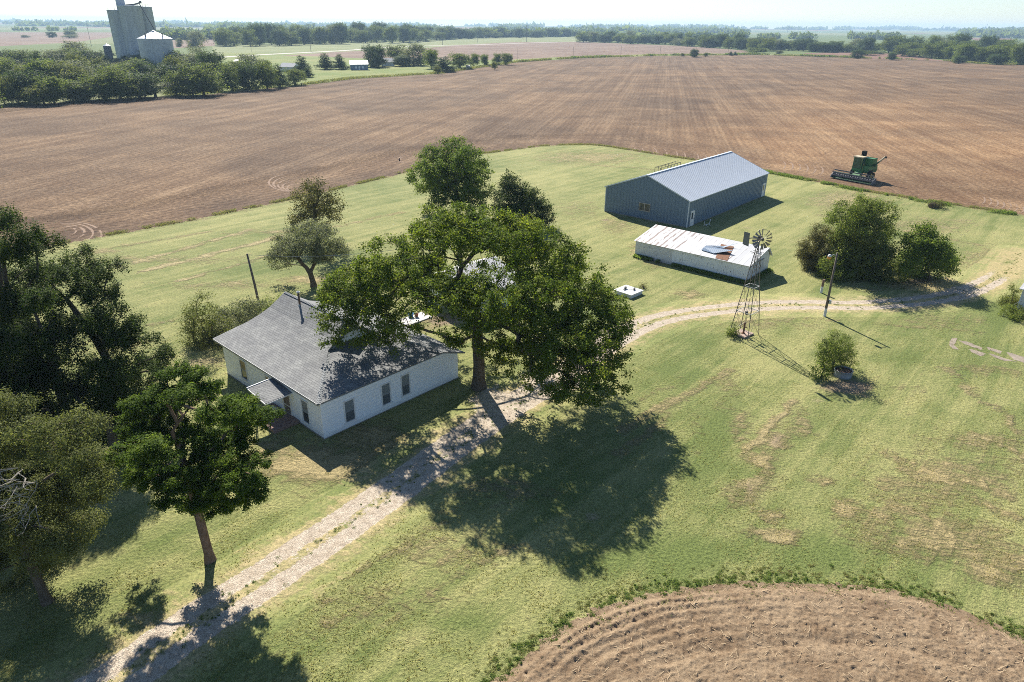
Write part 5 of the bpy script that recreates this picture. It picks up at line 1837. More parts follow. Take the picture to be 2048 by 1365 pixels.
# ------------------------------------------------------------------ windmill
WB = np.array([21.56, 57.93, 0])
wm = thing('windmill', 'steel farm windmill with bladed wheel on a lattice tower beside the drive', 'windmill', WB, math.radians(42))
STEEL = plain('weathered_steel', (0.135, 0.125, 0.115), .55, .4, .5, .35, 5)
PALESTEEL = plain('bright_steel', (0.46, 0.45, 0.43), .5, .4, .3, .25, 4)
HT = 8.35


def tw(i, j, z):
    k = .97 + (.13 - .97) * z / HT
    return (i * k, j * k, z)


CN = [(-1, -1), (1, -1), (1, 1), (-1, 1)]
for i, j in CN:
    mb = MB()
    mb.bar(tw(i, j, -.1), tw(i, j, HT), .055)
    mb.build('leg', STEEL, wm)
LV = [0.05, 2.45, 4.85, 6.7, 8.0]
for z in LV[1:4]:
    mb = MB()
    for k in range(4):
        a, b_ = CN[k], CN[(k + 1) % 4]
        mb.bar(tw(*a, z), tw(*b_, z), .045)
    mb.build('girt', PALESTEEL if z < 6 else STEEL, wm)
for k in range(4):
    a, b_ = CN[k], CN[(k + 1) % 4]
    mb = MB()
    for z0, z1 in zip(LV[:-1], LV[1:]):
        mb.tube([tw(*a, z0), tw(*b_, z1)], .012, 4)
        mb.tube([tw(*b_, z0), tw(*a, z1)], .012, 4)
    mb.build('brace', STEEL, wm)
mb = MB()
for z in np.arange(.5, 8.1, .32):
    p, q = Vector(tw(-1, 1, z)), Vector(tw(-1, .55, z))
    mb.bar(p, q, .02)
mb.build('ladder', STEEL, wm)
mb = MB()
mb.bar((-.55, -.25, 7.95), (.55, -.25, 7.98), .16, .035)
mb.bar((-.55, .25, 7.98), (.55, .25, 7.95), .16, .035)
mb.bar((-.25, -.55, 7.99), (-.25, .55, 8.02), .10, .035)
mb.bar((.25, -.55, 7.99), (.25, .55, 8.02), .10, .035)
mb.build('platform', PALESTEEL, wm)
mb = MB()
mb.tube([(0, 0, .3), (0, 0, 9.2)], .018, 5)
mb.build('pump_rod', STEEL, wm)
mb = MB()
mb.tube([(0, 0, 8.2), (0, 0, 9.1)], .06, 8)
mb.box(-.16, .16, -.14, .14, 9.08, 9.5)
mb.build('gearbox', DARKMETAL, wm)
# the wheel: axis turned toward the camera's right
ax = Vector((.20, -.98, 0))
rzw = Matrix.Rotation(-math.radians(42), 3, 'Z')
ax = (rzw @ ax).normalized()
sd_ = Vector((0, 0, 1)).cross(ax).normalized()
upv = Vector((0, 0, 1))
hub = Vector((0, 0, 9.3)) + ax * .42
mb = MB()
mb.tube([Vector((0, 0, 9.3)), hub + ax * .1], .05, 8)
mb.tube([hub - ax * .1, hub + ax * .1], .13, 12)
wheel = mb.build('wheel', DARKMETAL, wm)
for rr_ in (.46, .86):
    mb = MB()
    mb.tube([hub + (sd_ * math.cos(a) + upv * math.sin(a)) * rr_ - ax * .03 for a in np.linspace(0, 2 * math.pi, 33)], .012, 4)
    mb.build('rim', STEEL, wheel)
NBL = 16
BLADE = plain('wheel_blades', (0.22, 0.21, 0.195), .5, .4, .3, .3, 5)
for k in range(NBL):
    a = 2 * math.pi * (k + .3) / NBL
    if k in (3, 11):
        continue
    rad = sd_ * math.cos(a) + upv * math.sin(a)
    tan = (-sd_ * math.sin(a) + upv * math.cos(a))
    pd = (tan * math.cos(math.radians(38)) + ax * math.sin(math.radians(38)))
    nb = pd.cross(rad).normalized()
    mb = MB()
    for r0, r1, w0, w1 in ((.42, .70, .07, .105), (.70, .94, .105, .14)):
        mb.prism([hub + rad * r0 - pd * w0, hub + rad * r1 - pd * w1, hub + rad * r1 + pd * w1, hub + rad * r0 + pd * w0], nb * .008)
    mb.bar(hub + rad * .1, hub + rad * .5, .018)
    mb.build('blade', BLADE, wheel)
bd = (rzw @ Vector((-.94, -.34, 0))).normalized()
v0 = Vector((0, 0, 9.35))
mb = MB()
mb.bar(v0, v0 + bd * 1.5, .04)
mb.bar(v0 + Vector((0, 0, .2)), v0 + bd * 1.4, .025)
vane = mb.build('tail_vane', STEEL, wm)
vd = (rzw @ Vector((-.80, .60, 0))).normalized()
mb = MB()
p = v0 + bd * 1.5 - vd * .35
nn = vd.cross(upv).normalized() * .012
mb.prism([p - upv * .62, p + vd * .55 - upv * .50, p + vd * .55 + upv * .62, p + vd * .05 + upv * .58], nn)
mb.build('vane_sheet', plain('grey_vane', (0.21, 0.215, 0.21), .5, .4, .3, .3, 3), vane)
t = thing('concrete_base', 'pinkish concrete base slab under the windmill', 'slab', (21.45, 58.1, 0), math.radians(42))
mb = MB()
mb.prism([(-.8, -.7, -.05), (.75, -.75, -.05), (.8, .65, -.05), (-.75, .7, -.05)], (0, 0, .2))
mb.build('slab', plain('pink_concrete', (0.36, 0.27, 0.215), .9, .2, 0, .3, 4, .4), t)
t = thing('water_pump', 'dark iron hand pump standing on the slab under the windmill', 'pump', (21.5, 58.0, .15), math.radians(10))
mb = MB()
mb.tube([(0, 0, 0), (0, 0, .75)], .07, 8)
mb.tube([(0, 0, .75), (0, 0, 1.05)], .10, 8)
mb.tube([(0, 0, .6), (.28, 0, .58), (.34, 0, .48)], .04, 7)
mb.lathe((0, 0, 0), [(.0, .05), (.17, .05), (.17, 0)], 10)
mb.build('body', RUST, t)
mb = MB()
mb.bar((-.55, .02, .75), (.1, .02, 1.12), .035)
mb.build('handle', DARKMETAL, t)
mb = MB()
mb.tube([(0, 0, 1.05), (0, 0, 2.2)], .02, 6)
mb.box(-.1, .1, -.1, .1, 1.9, 2.2)
mb.build('rod_guide', DARKMETAL, t)

# ------------------------------------------------------------------ yard things
t = thing('well_cover', 'square white concrete well cover with dark fittings on the lawn right of the elm', 'well cover', (12.4, 68.45, 0), math.radians(45))
mb = MB()
mb.box(-1.02, 1.02, -1.08, 1.08, -.05, .34)
mb.box(-1.1, 1.1, -1.16, 1.16, .34, .44)
mb.build('slab', OFFWHITE, t)
for x, y, s in ((-.2, .35, 1.2), (.35, -.45, 1.0)):
    mb = MB()
    mb.tube([(x, y, .44), (x, y, .44 + .18 * s)], .06 * s, 7)
    mb.tube([(x - .28 * s, y - .1, .44 + .1 * s), (x + .2 * s, y + .1, .44 + .14 * s)], .05 * s, 7)
    mb.lathe((x + .2 * s, y + .1, .44), [(.11 * s, 0), (.11 * s, .2 * s), (0, .22 * s)], 8)
    mb.build('fitting', DARKMETAL, t)
mb = MB()
mb.tube([(-.2, .35, .5), (.1, 0, .49), (.35, -.45, .5)], .02, 5)
mb.build('pipe', GALV, t)

b = at(1649, 633)
t = thing('lamp_pole', 'wooden pole with yard lamp on a short arm, right of the windmill', 'lamp pole', b)
top = at(1675, 506, 6.45) - b
mb = MB()
mb.tube([(0, 0, -.2), Vector(top) * .5, top], (.13, .11, .085), 9)
pole_o = mb.build('pole', WOODPOLE, t, smooth=True)
mb = MB()
mb.tube([(0, 0, 0.01), Vector(top) * .13], (.137, .132), 9, caps=False)
mb.build('whitewash', OFFWHITE, pole_o)
mb = MB()
lp = Vector(top) * .955
mb.tube([lp, lp + Vector((-.35, -.1, .12)), lp + Vector((-.62, -.16, .08))], .03, 6)
arm = mb.build('arm', GALV, t)
lc = lp + Vector((-.78, -.2, -.02))
mb = MB()
mb.lathe(lc, [(0, .2), (.12, .18), (.17, .06), (.17, 0)], 12)
mb.build('lamp_hood', OFFWHITE, arm, smooth=True)
mb = MB()
mb.lathe(lc, [(.165, 0), (.18, -.12), (.14, -.25), (0, -.28)], 12)
mb.build('lamp_shade', plain('amber_lens', (0.62, 0.26, 0.05), .3, .5, 0, .15, 4), arm, smooth=True)
mb = MB()
mp = Vector(top) * .235
mb.box(mp.x + .08, mp.x + .3, mp.y - .2, mp.y + .05, mp.z - .16, mp.z + .2)
mb.build('meter_box', GALV, t)
b = at(1642, 586)
t = thing('short_post', 'short wooden post with whitewashed foot beside the lamp pole', 'post', b)
mb = MB()
mb.tube([(0, 0, .72), (.03, 0, 1.52)], .13, 9)
mb.build('post', plain('brown_post', (0.17, 0.115, 0.085), .9, .2, 0, .4, 4, .4), t)
mb = MB()
mb.tube([(0, 0, -.1), (0, 0, .72)], .133, 9)
mb.build('whitewash', OFFWHITE, t)
b = at(523, 630)
t = thing('leaning_pole', 'bare leaning wooden pole behind the farmhouse roof', 'pole', b)
tp = at(494, 508, 6.15) - b
mb = MB()
mb.tube([(0, 0, -.2), (tp[0] * .45, tp[1] * .5, tp[2] * .5), tp], (.13, .115, .085), 9)
mb.build('pole', WOODPOLE, t, smooth=True)
mb = MB()
a0, a1 = Vector(b + tp * .985), Vector((-8.0, 62.0, 7.2))
mb.tube([a0.lerp(a1, u) - Vector((0, 0, 1.1 * 4 * u * (1 - u) * .5)) for u in np.linspace(0, 1, 15)], .016, 4)
tag(mb.build('overhead_wire', PALESTEEL), 'pale wire running from the leaning pole into the elm', 'wire')

tb = at(1685, 752)
t = thing('stock_tank', 'round galvanised stock tank full of soil beside the willowy bush', 'stock tank', tb)
mb = MB()
mb.lathe((0, 0, 0), [(.68, -.02), (.70, .2), (.695, .22), (.70, .40), (.70, .55), (.725, .57), (.70, .59), (.66, .57), (.66, .46)], 28)
mb.build('tank', plain('blue_galvanised', (0.25, 0.28, 0.31), .5, .4, .3, .25, 4), t, smooth=True)
mb = MB()
mb.lathe((0, 0, 0), [(.665, .47), (.5, .5), (.2, .52), (0, .5)], 16)
mb.build('soil', plain('tank_soil', (0.10, 0.07, 0.055), .95, .1, 0, .5, 6, .6), t)
t = thing('rusty_drum', 'rusty drum lying on the dry grass near the far right field edge', 'drum', at(1864, 416, .0), math.radians(20))
mb = MB()
mb.tube([(-.5, 0, .38), (-.48, 0, .38), (.48, 0, .38), (.5, 0, .38)], (.36, .40, .40, .36), 14)
for x in (-.18, .18):
    mb.tube([(x - .03, 0, .38), (x + .03, 0, .38)], .42, 14)
mb.build('drum', plain('dark_rust', (0.115, 0.075, 0.06), .8, .3, .2, .4, 5), t)
bush('dry_weeds', 'dry yellow weeds grown up beside the rusty drum', at(1874, 416), [(1873, 411, 4), (1879, 413, 4), (1885, 416, 3), (1860, 407, 3)], L_BROWN, 201, .5, dens=10, nleaf=16, sig=.2, size=.14)

# weathered building at the right edge
RB = at(2031, 628)
t = thing('weathered_building', 'weathered white plank building cut off by the right edge', 'building', RB, math.radians(-51))
mb = MB()
mb.prism([(.06, 0, .1), (5, 0, .1), (5, 0, 2.7), (.06, 0, 2.7)], (0, .1, 0))
mb.prism([(0.06, .1, .1), (0.06, 5, .1), (0.06, 5, 2.7), (0.06, .1, 2.7)], (.1, 0, 0))
mb.build('wall', SIDING_OLD, t)
mb = MB()
mb.box(-.06, .06, -.04, .12, .1, 2.75)
mb.build('corner_board', OFFWHITE, t)
mb = MB()
mb.prism([(-.3, -.35, 2.7), (5.3, -.35, 2.7), (5.3, 2.6, 4.1), (-.3, 2.6, 4.1)], (0, 0, -.08))
mb.prism([(-.3, 2.6, 4.1), (5.3, 2.6, 4.1), (5.3, 5.3, 2.7), (-.3, 5.3, 2.7)], (0, 0, -.08))
mb.build('roof', TINROOF, t)
mb = MB()
mb.box(.7, 1.5, -.03, -.001, 1.1, 1.9)
mb.build('window', DARKMETAL, t)
mb = MB()
mb.box(0, 5, 0.02, 4.9, -.1, .1)
mb.build('foundation', FOUND, t)
t = thing('leaning_board', 'white board leaning against the weathered building at the right edge', 'board', RB, math.radians(-51))
mb = MB()
mb.prism([(-.95, .9, .02), (-.95, 1.2, .02), (-.02, 1.2, 1.35), (-.02, .9, 1.35)], (-.03, 0, .02))
mb.build('board', OFFWHITE, t)
# ------------------------------------------------------------------ the combine harvester
h0, h1 = at(1659, 356), at(1744, 372)
hc = (h0 + h1) / 2
FW = np.array([-(h1 - h0)[1], (h1 - h0)[0], 0])
FW = FW / np.linalg.norm(FW)
if FW @ (np.array([0, 0, 0]) - hc) < 0:
    FW = -FW
cb = thing('combine_harvester', 'old green combine harvester with wide header parked at the field edge', 'combine harvester', hc + FW * -.6, math.atan2(FW[1], FW[0]))
cb.scale = (0.85, 0.95, 1.15)
HWD = float(np.linalg.norm(h1 - h0)) / 2
GREENP = plain('faded_green_paint', (0.065, 0.20, 0.06), .45, .4, 0, .3, 3)
GREEND = plain('dark_green_paint', (0.03, 0.095, 0.036), .5, .4, 0, .3, 3)
CREAM = plain('faded_cream', (0.50, 0.42, 0.27), .5, .3, 0, .15, 3)
YELL = plain('dull_yellow', (0.42, 0.33, 0.08), .5, .3, 0, .2, 3)
TYRE = plain('tyre_rubber', (0.022, 0.021, 0.02), .8, .2, 0, .3, 6)
REELM = plain('grey_header_steel', (0.15, 0.155, 0.165), .5, .4, .3, .3, 4)
mb = MB()
mb.prism([(-.75, -HWD, .18), (.35, -HWD, .10), (.55, -HWD, .14), (-.4, -HWD, .42), (-.55, -HWD, .95), (-.80, -HWD, .98)], (0, 2 * HWD, 0))
head = mb.build('header', GREEND, cb)
for s in (-1, 1):
    mb = MB()
    mb.prism([(-.8, s * HWD, .15), (.55, s * HWD, .1), (.95, s * HWD, .16), (.5, s * HWD, .62), (-.2, s * HWD, 1.02), (-.8, s * HWD, 1.0)], (0, s * .09, 0))
    mb.build('end_shield', REELM, head)
mb = MB()
mb.tube([(-.22, -HWD + .1, .55), (-.22, HWD - .1, .55)], .22, 12)
for k in range(int(HWD * 2 / .5)):
    y = -HWD + .3 + k * .5
    mb.lathe((0, 0, 0), [(0, 0)], 3) if False else None
    mb.tube([(-.22, y, .55), (-.22, y + .02, .55)], .33, 12)
mb.build('auger', REELM, head)
mb = MB()
rc = Vector((.25, 0, .95))
mb.tube([rc + Vector((0, -HWD + .12, 0)), rc + Vector((0, HWD - .12, 0))], .07, 8)
for k in range(6):
    a = 2 * math.pi * k / 6 + .3
    q = rc + Vector((math.cos(a) * .52, 0, math.sin(a) * .52))
    mb.bar(q + Vector((0, -HWD + .12, 0)), q + Vector((0, HWD - .12, 0)), .05, .10)
for y in np.linspace(-HWD + .15, HWD - .15, 9):
    for k in range(6):
        a = 2 * math.pi * k / 6 + .3
        mb.bar(rc + Vector((0, y, 0)), rc + Vector((math.cos(a) * .52, y, math.sin(a) * .52)), .03)
mb.build('reel', REELM, head)
mb = MB()
mb.bar((.6, -HWD, .12), (.6, HWD, .12), .10, .03)
for y in np.linspace(-HWD + .1, HWD - .1, 40):
    mb.bar((.6, y, .12), (.78, y, .11), .03)
mb.build('cutter_bar', REELM, head)
mb = MB()
mb.prism([(-.8, -.75, .35), (-.8, .75, .35), (-2.6, .6, 1.15), (-2.6, -.6, 1.15)], (0, 0, .62))
mb.build('feeder_house', GREENP, cb)
mb = MB()
mb.prism([(-2.5, -1.5, 1.25), (-5.9, -1.5, 1.25), (-6.2, -1.5, 1.6), (-6.0, -1.5, 2.35), (-2.5, -1.5, 2.35)], (0, 3.0, 0))
body = mb.build('body', GREENP, cb)
mb = MB()
mb.box(-5.8, -3.2, -1.53, -1.505, 1.4, 1.75)
mb.box(-5.8, -3.2, 1.505, 1.53, 1.4, 1.75)
mb.build('side_panel', GREEND, body)
mb = MB()
mb.prism([(-3.55, -1.05, 2.35), (-5.2, -1.05, 2.35), (-5.2, 1.05, 2.35), (-3.55, 1.05, 2.35)], (0, 0, .35))
mb.prism([(-3.45, -1.55, 2.70), (-5.3, -1.55, 2.70), (-5.3, 1.55, 2.70), (-3.45, 1.55, 2.70)], (0, 0, .75))
tank_ = mb.build('grain_tank', GREENP, cb)
mb = MB()
for a, b_ in (((-3.45, -1.57, 3.46), (-5.3, -1.57, 3.46)), ((-3.45, 1.57, 3.46), (-5.3, 1.57, 3.46)), ((-3.45, -1.57, 3.46), (-3.45, 1.57, 3.46)), ((-5.3, -1.57, 3.46), (-5.3, 1.57, 3.46))):
    mb.bar(a, b_, .09)
mb.build('tank_rim', GREEND, tank_)
CY0, CY1 = -1.55, .15
mb = MB()
for x in (-2.0, -3.4):
    for y in (CY0, CY1):
        mb.bar((x, y, 1.75), (x - (.1 if x > -3 else 0), y, 3.55), .10)
mb.box(-3.45, -1.95, CY0 - .03, CY1 + .03, 1.45, 1.85)
mb.box(-3.45, -3.35, CY0, CY1, 1.85, 3.5)
cabo = mb.build('cab', GREENP, cb)
mb = MB()
mb.box(-2.06, -2.03, CY0 + .06, CY1 - .06, 1.87, 3.5)
mb.box(-3.3, -2.1, CY0 - .01, CY0 + .015, 1.87, 3.5)
mb.box(-3.3, -2.1, CY1 - .015, CY1 + .01, 1.87, 3.5)
mb.build('cab_glass', plain('green_tinted_glass', (0.04, 0.085, 0.06), .12, .5, 0, .3, 2), cabo)
mb = MB()
mb.prism([(-1.75, CY0 - .12, 3.55), (-3.5, CY0 - .12, 3.55), (-3.5, CY1 + .12, 3.55), (-1.75, CY1 + .12, 3.55)], (0, 0, .17))
mb.build('cab_roof', CREAM, cabo)
mb = MB()
mb.bar((-2.0, CY1 + .02, 1.9), (-2.05, CY1 + .02, 3.5), .05)
mb.tube([(-1.9, CY1 + .45, 1.5), (-1.9, CY1 + .45, 2.7), (-2.6, CY1 + .45, 2.7), (-2.6, CY1 + .45, 1.5)], .025, 6)
mb.build('hand_rail', YELL, cabo)
mb = MB()
mb.box(-3.4, -1.9, CY1 + .03, 1.5, 1.36, 1.45)
mb.build('platform', GREEND, cabo)
mb = MB()
for k in range(5):
    mb.bar((-1.85 + k * .09, 1.15, 1.3 - k * .26), (-1.85 + k * .09, 1.6, 1.3 - k * .26), .16, .03)
mb.bar((-1.85, 1.15, 1.4), (-1.45, 1.15, .2), .04)
mb.bar((-1.85, 1.6, 1.4), (-1.45, 1.6, .2), .04)
mb.build('ladder', YELL, cb)
mb = MB()
mb.tube([(-4.2, 1.75, 2.2), (-4.4, 2.0, 2.75)], .17, 10)
mb.tube([(-4.4, 2.0, 2.75), (-4.6, 2.6, 3.35), (-4.8, 3.2, 3.95)], .15, 10)
ug = mb.build('unloading_auger', GREEND, cb)
mb = MB()
mb.tube([(-4.53, 2.4, 3.15), (-4.79, 3.17, 3.92)], .165, 10)
mb.build('auger_tube', CREAM, ug)
mb = MB()
mb.tube([(-4.8, 3.2, 3.93), (-4.85, 3.45, 3.8)], .17, 8)
mb.build('spout', TYRE, ug)
mb = MB()
mb.box(-5.2, -4.4, -1.45, -.75, 3.45, 4.4)
mb.build('air_intake', TYRE, cb)
mb = MB()
mb.box(-4.6, -4.2, -1.5, -1.1, 3.45, 3.7)
mb.tube([(-5.9, -1.2, 3.4), (-5.9, -1.2, 4.3)], .06, 7)
mb.build('exhaust', CREAM, cb)
mb = MB()
mb.prism([(-5.2, -1.3, 2.35), (-6.0, -1.3, 2.35), (-6.0, -1.3, 2.7), (-5.2, -1.3, 3.2)], (0, 2.6, 0))
mb.build('engine_cover', GREENP, cb)
for x, y, r_, w_ in ((-3.1, -1.75, .85, .62), (-3.1, 1.75, .85, .62), (-5.4, -1.3, .55, .36), (-5.4, 1.3, .55, .36)):
    s = 1 if y > 0 else -1
    mb = MB()
    mb.tube([(x, y - w_ / 2, r_), (x, y - w_ / 2 + .08, r_), (x, y + w_ / 2 - .08, r_), (x, y + w_ / 2, r_)], (r_ * .86, r_, r_, r_ * .86), 22)
    for k in range(20):
        a = 2 * math.pi * k / 20
        c_ = Vector((x + math.cos(a) * r_, y, r_ + math.sin(a) * r_))
        mb.bar(c_ + Vector((0, -w_ * .42, 0)), c_ + Vector((math.cos(a + .12) * .0, w_ * .42, 0)), .05, .05)
    wh = mb.build('wheel', TYRE, cb)
    mb = MB()
    mb.tube([(x, y + s * (w_ / 2 - .03), r_), (x, y + s * (w_ / 2 + .02), r_)], (r_ * .55, r_ * .5), 16)
    mb.build('rim', YELL, wh)

# ------------------------------------------------------------------ grain elevator and bins
EL = np.array([-232.0, 462.0, 0])
right = np.array([EL[1], -EL[0], 0]) / np.linalg.norm(EL)
away = EL / np.linalg.norm(EL)
t = NT('silo_concrete')
o = t.obj()
s = sep(t, o)
band_ = t.math('FRACT', t.math('DIVIDE', s[2], 1.25))
k = t.noise(t.stretch(o, .6, .6, .06), 1.0, 5, .65)
c = t.mix(t.ramp(k, .3, .7), (0.38, 0.405, 0.45), (0.50, 0.53, 0.58))
c = t.mix(t.mul(t.ramp(band_, .0, .14, 1, 0), .25), c, (0.27, 0.28, 0.30))
SILOC = t.done(c, .9, t.bump(band_, .3, .1), .15)


def elp(px, py, y_off=0.0):
    q = onplane(EL[1] + y_off, px, py)
    return q


def local_u(px, py, d):
    """distance along the elevator's front seen at a pixel, for a plane d metres behind its base"""
    n = away
    dr = ray(px, py)
    P0 = EL + away * d
    tt = ((P0 - _C) @ np.array([n[0], n[1], 0])) / (dr @ np.array([n[0], n[1], 0]))
    q = _C + tt * dr
    return (q - EL) @ right, q[2]


ele = thing('grain_elevator', 'tall concrete grain elevator of three joined silos rising behind the tree belt', 'grain elevator', EL, math.atan2(right[1], right[0]))
for (pl, pr, py, d) in ((213, 258, 20.5, 5.5), (234.5, 281, 11.5, -2.0), (270, 303.5, 14, 8.0)):
    (ul, z1), (ur, z2) = local_u(pl, py, d), local_u(pr, py, d)
    r_ = (ur - ul) / 2
    mb = MB()
    mb.lathe((0, 0, 0), [(r_, -1), (r_, (z1 + z2) / 2 - .5), (r_ * 1.02, (z1 + z2) / 2 - .4), (r_ * 1.02, (z1 + z2) / 2), (0, (z1 + z2) / 2 + .2)], 40)
    o = mb.build('silo', SILOC, ele, ((ul + ur) / 2, d, 0), smooth=False)
    for p_ in o.data.polygons:
        p_.use_smooth = abs(p_.normal.z) < .5
(ul, zb), (ur, _z) = local_u(233, 12, 0), local_u(250.5, 10, 0)
mb = MB()
mb.box(ul, ur, -2.5, 4.0, zb - 3, zb + 13)
mb.box(ul - .15, ur + .15, -2.65, 4.15, zb + 13, zb + 13.4)
mb.build('head_house', SILOC, ele)
(u0, z0), (u1, z1), (u2, z2) = local_u(251, 11, 0), local_u(268, 9.5, 0), local_u(281, 5.5, 0)
mb = MB()
mb.bar((u0, 0, z0), (u1, 0, z1), 1.2, .9)
mb.bar((u1, 0, z1), (u2, 0, z2), .9, .8)
mb.box(u2 - .7, u2 + .6, -.6, .6, z2 - .5, z2 + .9)
mb.build('conveyor', DARKMETAL, ele)
mb = MB()
for px, dy in ((272, 3), (276, 3), (285, 5), (291, 5), (216, 2), (229, 2), (296, 5)):
    uu, zz = local_u(px, 13 if px > 250 else 19.5, dy)
    mb.tube([(uu, dy, zz - 1), (uu, dy, zz + 1.0)], .09, 5)
    mb.bar((uu - .8, dy, zz + .9), (uu + .8, dy, zz + .9), .1)
mb.build('railing', DARKMETAL, ele)
(u3, z3), (u4, z4) = local_u(279, 8, -8), local_u(308.5, 59, -14)
mb = MB()
mb.tube([(u3, -3, z3), (u4, -16, z4)], .28, 7)
mb.build('spout', DARKMETAL, ele)

b2 = at(318, 122)
b2 = b2 / np.linalg.norm(b2[:2]) * 440
b2[2] = 0
rw = 62 * depth(b2) / FPX / 2
he, hp = hgt(b2, 77.0), hgt(b2, 62.0)
BINW = rib_metal('bin_wall', (0.47, 0.49, 0.50), 1.1, .5, .25, .35, (0.33, 0.32, 0.30), .02)
bn = thing('grain_bin', 'pale galvanised round grain bin with conical roof in front of the grain elevator', 'grain bin', b2)
mb = MB()
mb.lathe((0, 0, 0), [(rw, -.5), (rw, he)], 48)
o = mb.build('wall', plain('bin_steel', (0.43, 0.45, 0.465), .5, .4, .3, .25, .5), bn, smooth=True)
mb = MB()
mb.lathe((0, 0, 0), [(rw * 1.03, he - .15), (rw * .1, hp - .3), (rw * .1, hp), (0, hp + .1)], 24)
br_ = mb.build('roof', plain('bin_roof', (0.60, 0.61, 0.62), .45, .4, .3, .12, .6), bn)
for a in (-1.9, -.4):
    mb = MB()
    x, y = math.cos(a) * rw * .7, math.sin(a) * rw * .7
    z = he + (hp - he) * .3
    mb.tube([(x, y, z - .3), (x, y, z + 1.5)], .35, 8)
    mb.build('vent', DARKMETAL, br_)
mb = MB()
for k in range(40):
    z = k * (he / 40)
    mb.bar((rw * .25, -rw - .1, z), (rw * .25 + .5, -rw - .1, z), .06)
mb.build('ladder', DARKMETAL, bn)
b3 = at(222, 130)
b3 = b3 / np.linalg.norm(b3[:2]) * 430
b3[2] = 0
r3 = 14 * depth(b3) / FPX / 2
h3 = hgt(b3, 92)
t = thing('small_silo', 'small dark metal silo at the left foot of the grain elevator', 'silo', b3)
mb = MB()
mb.lathe((0, 0, 0), [(r3, 0), (r3, h3)], 20)
mb.build('wall', plain('dark_silo', (0.11, 0.125, 0.15), .6, .3, .2, .2, 1), t, smooth=True)
mb = MB()
mb.lathe((0, 0, 0), [(r3 * 1.05, h3 - .1), (0, h3 + 1.0)], 20)
mb.build('roof', GALV, t)

# ------------------------------------------------------------------ far houses
def far_house(name, label, cat, px, by, wpx, dpx, rz, wallm, roofm, hw=2.6, hr=1.5, door=True):
    b = at(px, by)
    w = wpx * depth(b) / FPX
    d = dpx * depth(b) / FPX
    t = thing(name, label, cat, b, rz)
    mb = MB()
    mb.prism([(-w / 2, 0, 0), (w / 2, 0, 0), (w / 2, 0, hw), (-w / 2, 0, hw)], (0, .2, 0))
    mb.prism([(-w / 2, d, 0), (w / 2, d, 0), (w / 2, d, hw), (-w / 2, d, hw)], (0, -.2, 0))
    for x, s in ((-w / 2, 1), (w / 2, -1)):
        mb.prism([(x, .2, 0), (x, d - .2, 0), (x, d - .2, hw), (x, d / 2, hw + hr - .15), (x, .2, hw)], (.2 * s, 0, 0))
    mb.build('wall', wallm, t)
    mb = MB()
    mb.prism([(-w / 2 - .4, -.4, hw - .1), (w / 2 + .4, -.4, hw - .1), (w / 2 + .4, d / 2, hw + hr), (-w / 2 - .4, d / 2, hw + hr)], (0, 0, -.15))
    mb.prism([(-w / 2 - .4, d / 2, hw + hr), (w / 2 + .4, d / 2, hw + hr), (w / 2 + .4, d + .4, hw - .1), (-w / 2 - .4, d + .4, hw - .1)], (0, 0, -.15))
    mb.build('roof', roofm, t)
    if door:
        for x in (-.18 * w, .2 * w):
            mb = MB()
            mb.box(x - .6, x + .6, -.06, -.002, .9, 2.1)
            mb.build('window', WHITE, t)
        mb = MB()
        mb.box(-.5, .5, -.06, -.002, 0, 2.1)
        mb.build('door', WHITE, t)
    return t


PALEROOF = plain('pale_metal_roof', (0.56, 0.57, 0.57), .4, .4, .2, .1, 1)
GREYROOF = plain('grey_roof', (0.30, 0.31, 0.32), .8, .2, 0, .2, 1)
far_house('far_barn', 'small blue grey metal barn with pale roof on the meadow of the far farmyard', 'barn', 719, 140.5, 34, 26, math.radians(14), BLUE, PALEROOF, 3.4, 1.8)
far_house('far_house', 'grey roofed house half hidden by trees right of the small blue barn', 'house', 776, 133, 26, 26, math.radians(10), SIDING, GREYROOF, 2.7, 2.2)
far_house('far_house', 'white house with grey roof at the right end of the tree belt', 'house', 574, 144, 30, 28, math.radians(-12), SIDING, GREYROOF, 2.7, 2.0)
far_house('far_shed', 'low white building showing above the trees of the belt', 'shed', 480, 131, 22, 20, math.radians(-8), WHITE, PALEROOF, 2.6, 1.2, False)
far_house('far_shed', 'pale roofed shed in the trees just below the grain bin', 'shed', 308, 137, 26, 20, math.radians(-25), SASH, PALEROOF, 4.6, 1.4, False)
far_house('far_shed', 'tiny pale shed under the trees at the right end of the far farmyard', 'shed', 936, 138, 7, 6, 0, WHITE, PALEROOF, 1.6, .6, False)

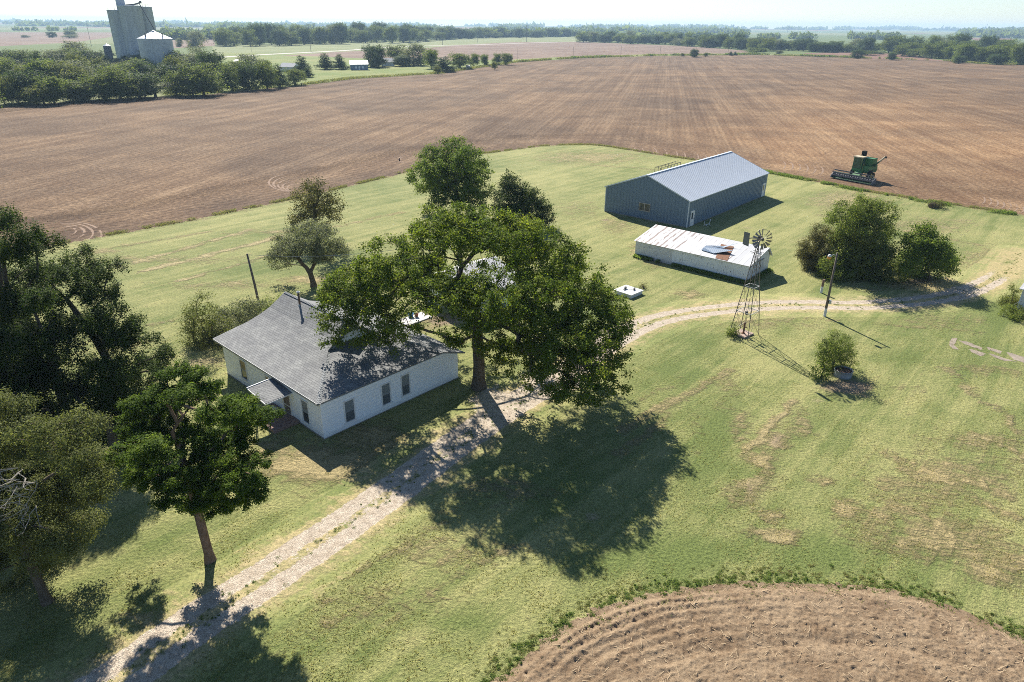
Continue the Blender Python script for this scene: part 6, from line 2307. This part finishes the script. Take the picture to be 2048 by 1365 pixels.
# ------------------------------------------------------------------ far poles and masts
def util_pole(px, by, ty, label, group, arm=True, name='utility_pole', r_=.16, cat='utility pole', steel=None):
    b = at(px, by)
    b[2] = far_z(b[0], b[1])
    h_ = hgt(b, ty)
    k = max(1.0, depth(b) / 700)
    t = thing(name, label, cat, b, 0, group)
    mb = MB()
    mb.tube([(0, 0, -.3), (0, 0, h_)], (r_ * k, r_ * .7 * k), 6)
    mb.build('pole', steel or WOODPOLE, t)
    if arm:
        mb = MB()
        mb.bar((-1.1, .2, h_ - .6), (1.1, -.2, h_ - .6), .12 * k)
        mb.build('cross_arm', steel or WOODPOLE, t)
    return t


for i, (px, by, ty) in enumerate(((183, 93, 47), (622, 104, 48), (885, 90.5, 48.5), (1053, 84.5, 51), (1176.5, 80, 51.5), (1265, 78, 53), (1337, 76, 54))):
    util_pole(px, by, ty, ('tall utility pole left of the grain elevator' if i == 0 else ORD[i - 1] + ' from the left of the tall poles right of the elevator'), 'tall utility poles of the far road', True, 'utility_pole', .2)
for i, (px, by, ty) in enumerate(((503, 103, 90), (651, 140, 126), (727, 96, 76), (955, 86, 73), (1035.5, 123.5, 97), (1146, 117.5, 93.5), (1241.5, 112.5, 91), (1320, 110.5, 92), (1391, 109, 93.5), (1456, 106, 92))):
    util_pole(px, by, ty, ORD[i] + ' from the left of the short thin poles by the fields', 'short poles along the fields', False, 'short_pole', .13)
MAST = plain('mast_steel', (0.25, 0.26, 0.27), .5, .4, .3, .1, 1)
for i, (px, by, ty) in enumerate(((1482, 65.5, 49), (1529.5, 66, 51), (1575, 65, 52.5), (1611.5, 64.5, 53.5))):
    util_pole(px, by, ty, ORD[i] + ' from the left of the steel masts on the right horizon', 'masts on the horizon', True, 'power_mast', .22, 'mast', MAST)
util_pole(1969, 71, 49, 'lone lattice mast on the horizon above the right hand wood', None, False, 'radio_mast', .2, 'mast', MAST)
util_pole(158, 41.5, 2, 'very thin radio mast on the horizon left of the grain elevator', None, False, 'radio_mast', .06, 'mast', MAST)
# ------------------------------------------------------------------ air
HZ = NT('haze')
HZ.t.nodes.remove(HZ.b)
pv = HZ.n('VolumePrincipled', None, Color=(0.55, 0.78, 1.0), Density=0.00013, Anisotropy=0.1)
HZ.t.links.new(pv.outputs[0], HZ.out.inputs['Volume'])
mb = MB()
mb.box(-9800, 9800, -9800, 9800, -1.5, 75)
tag(mb.build('haze', HZ.m), kind='stuff')
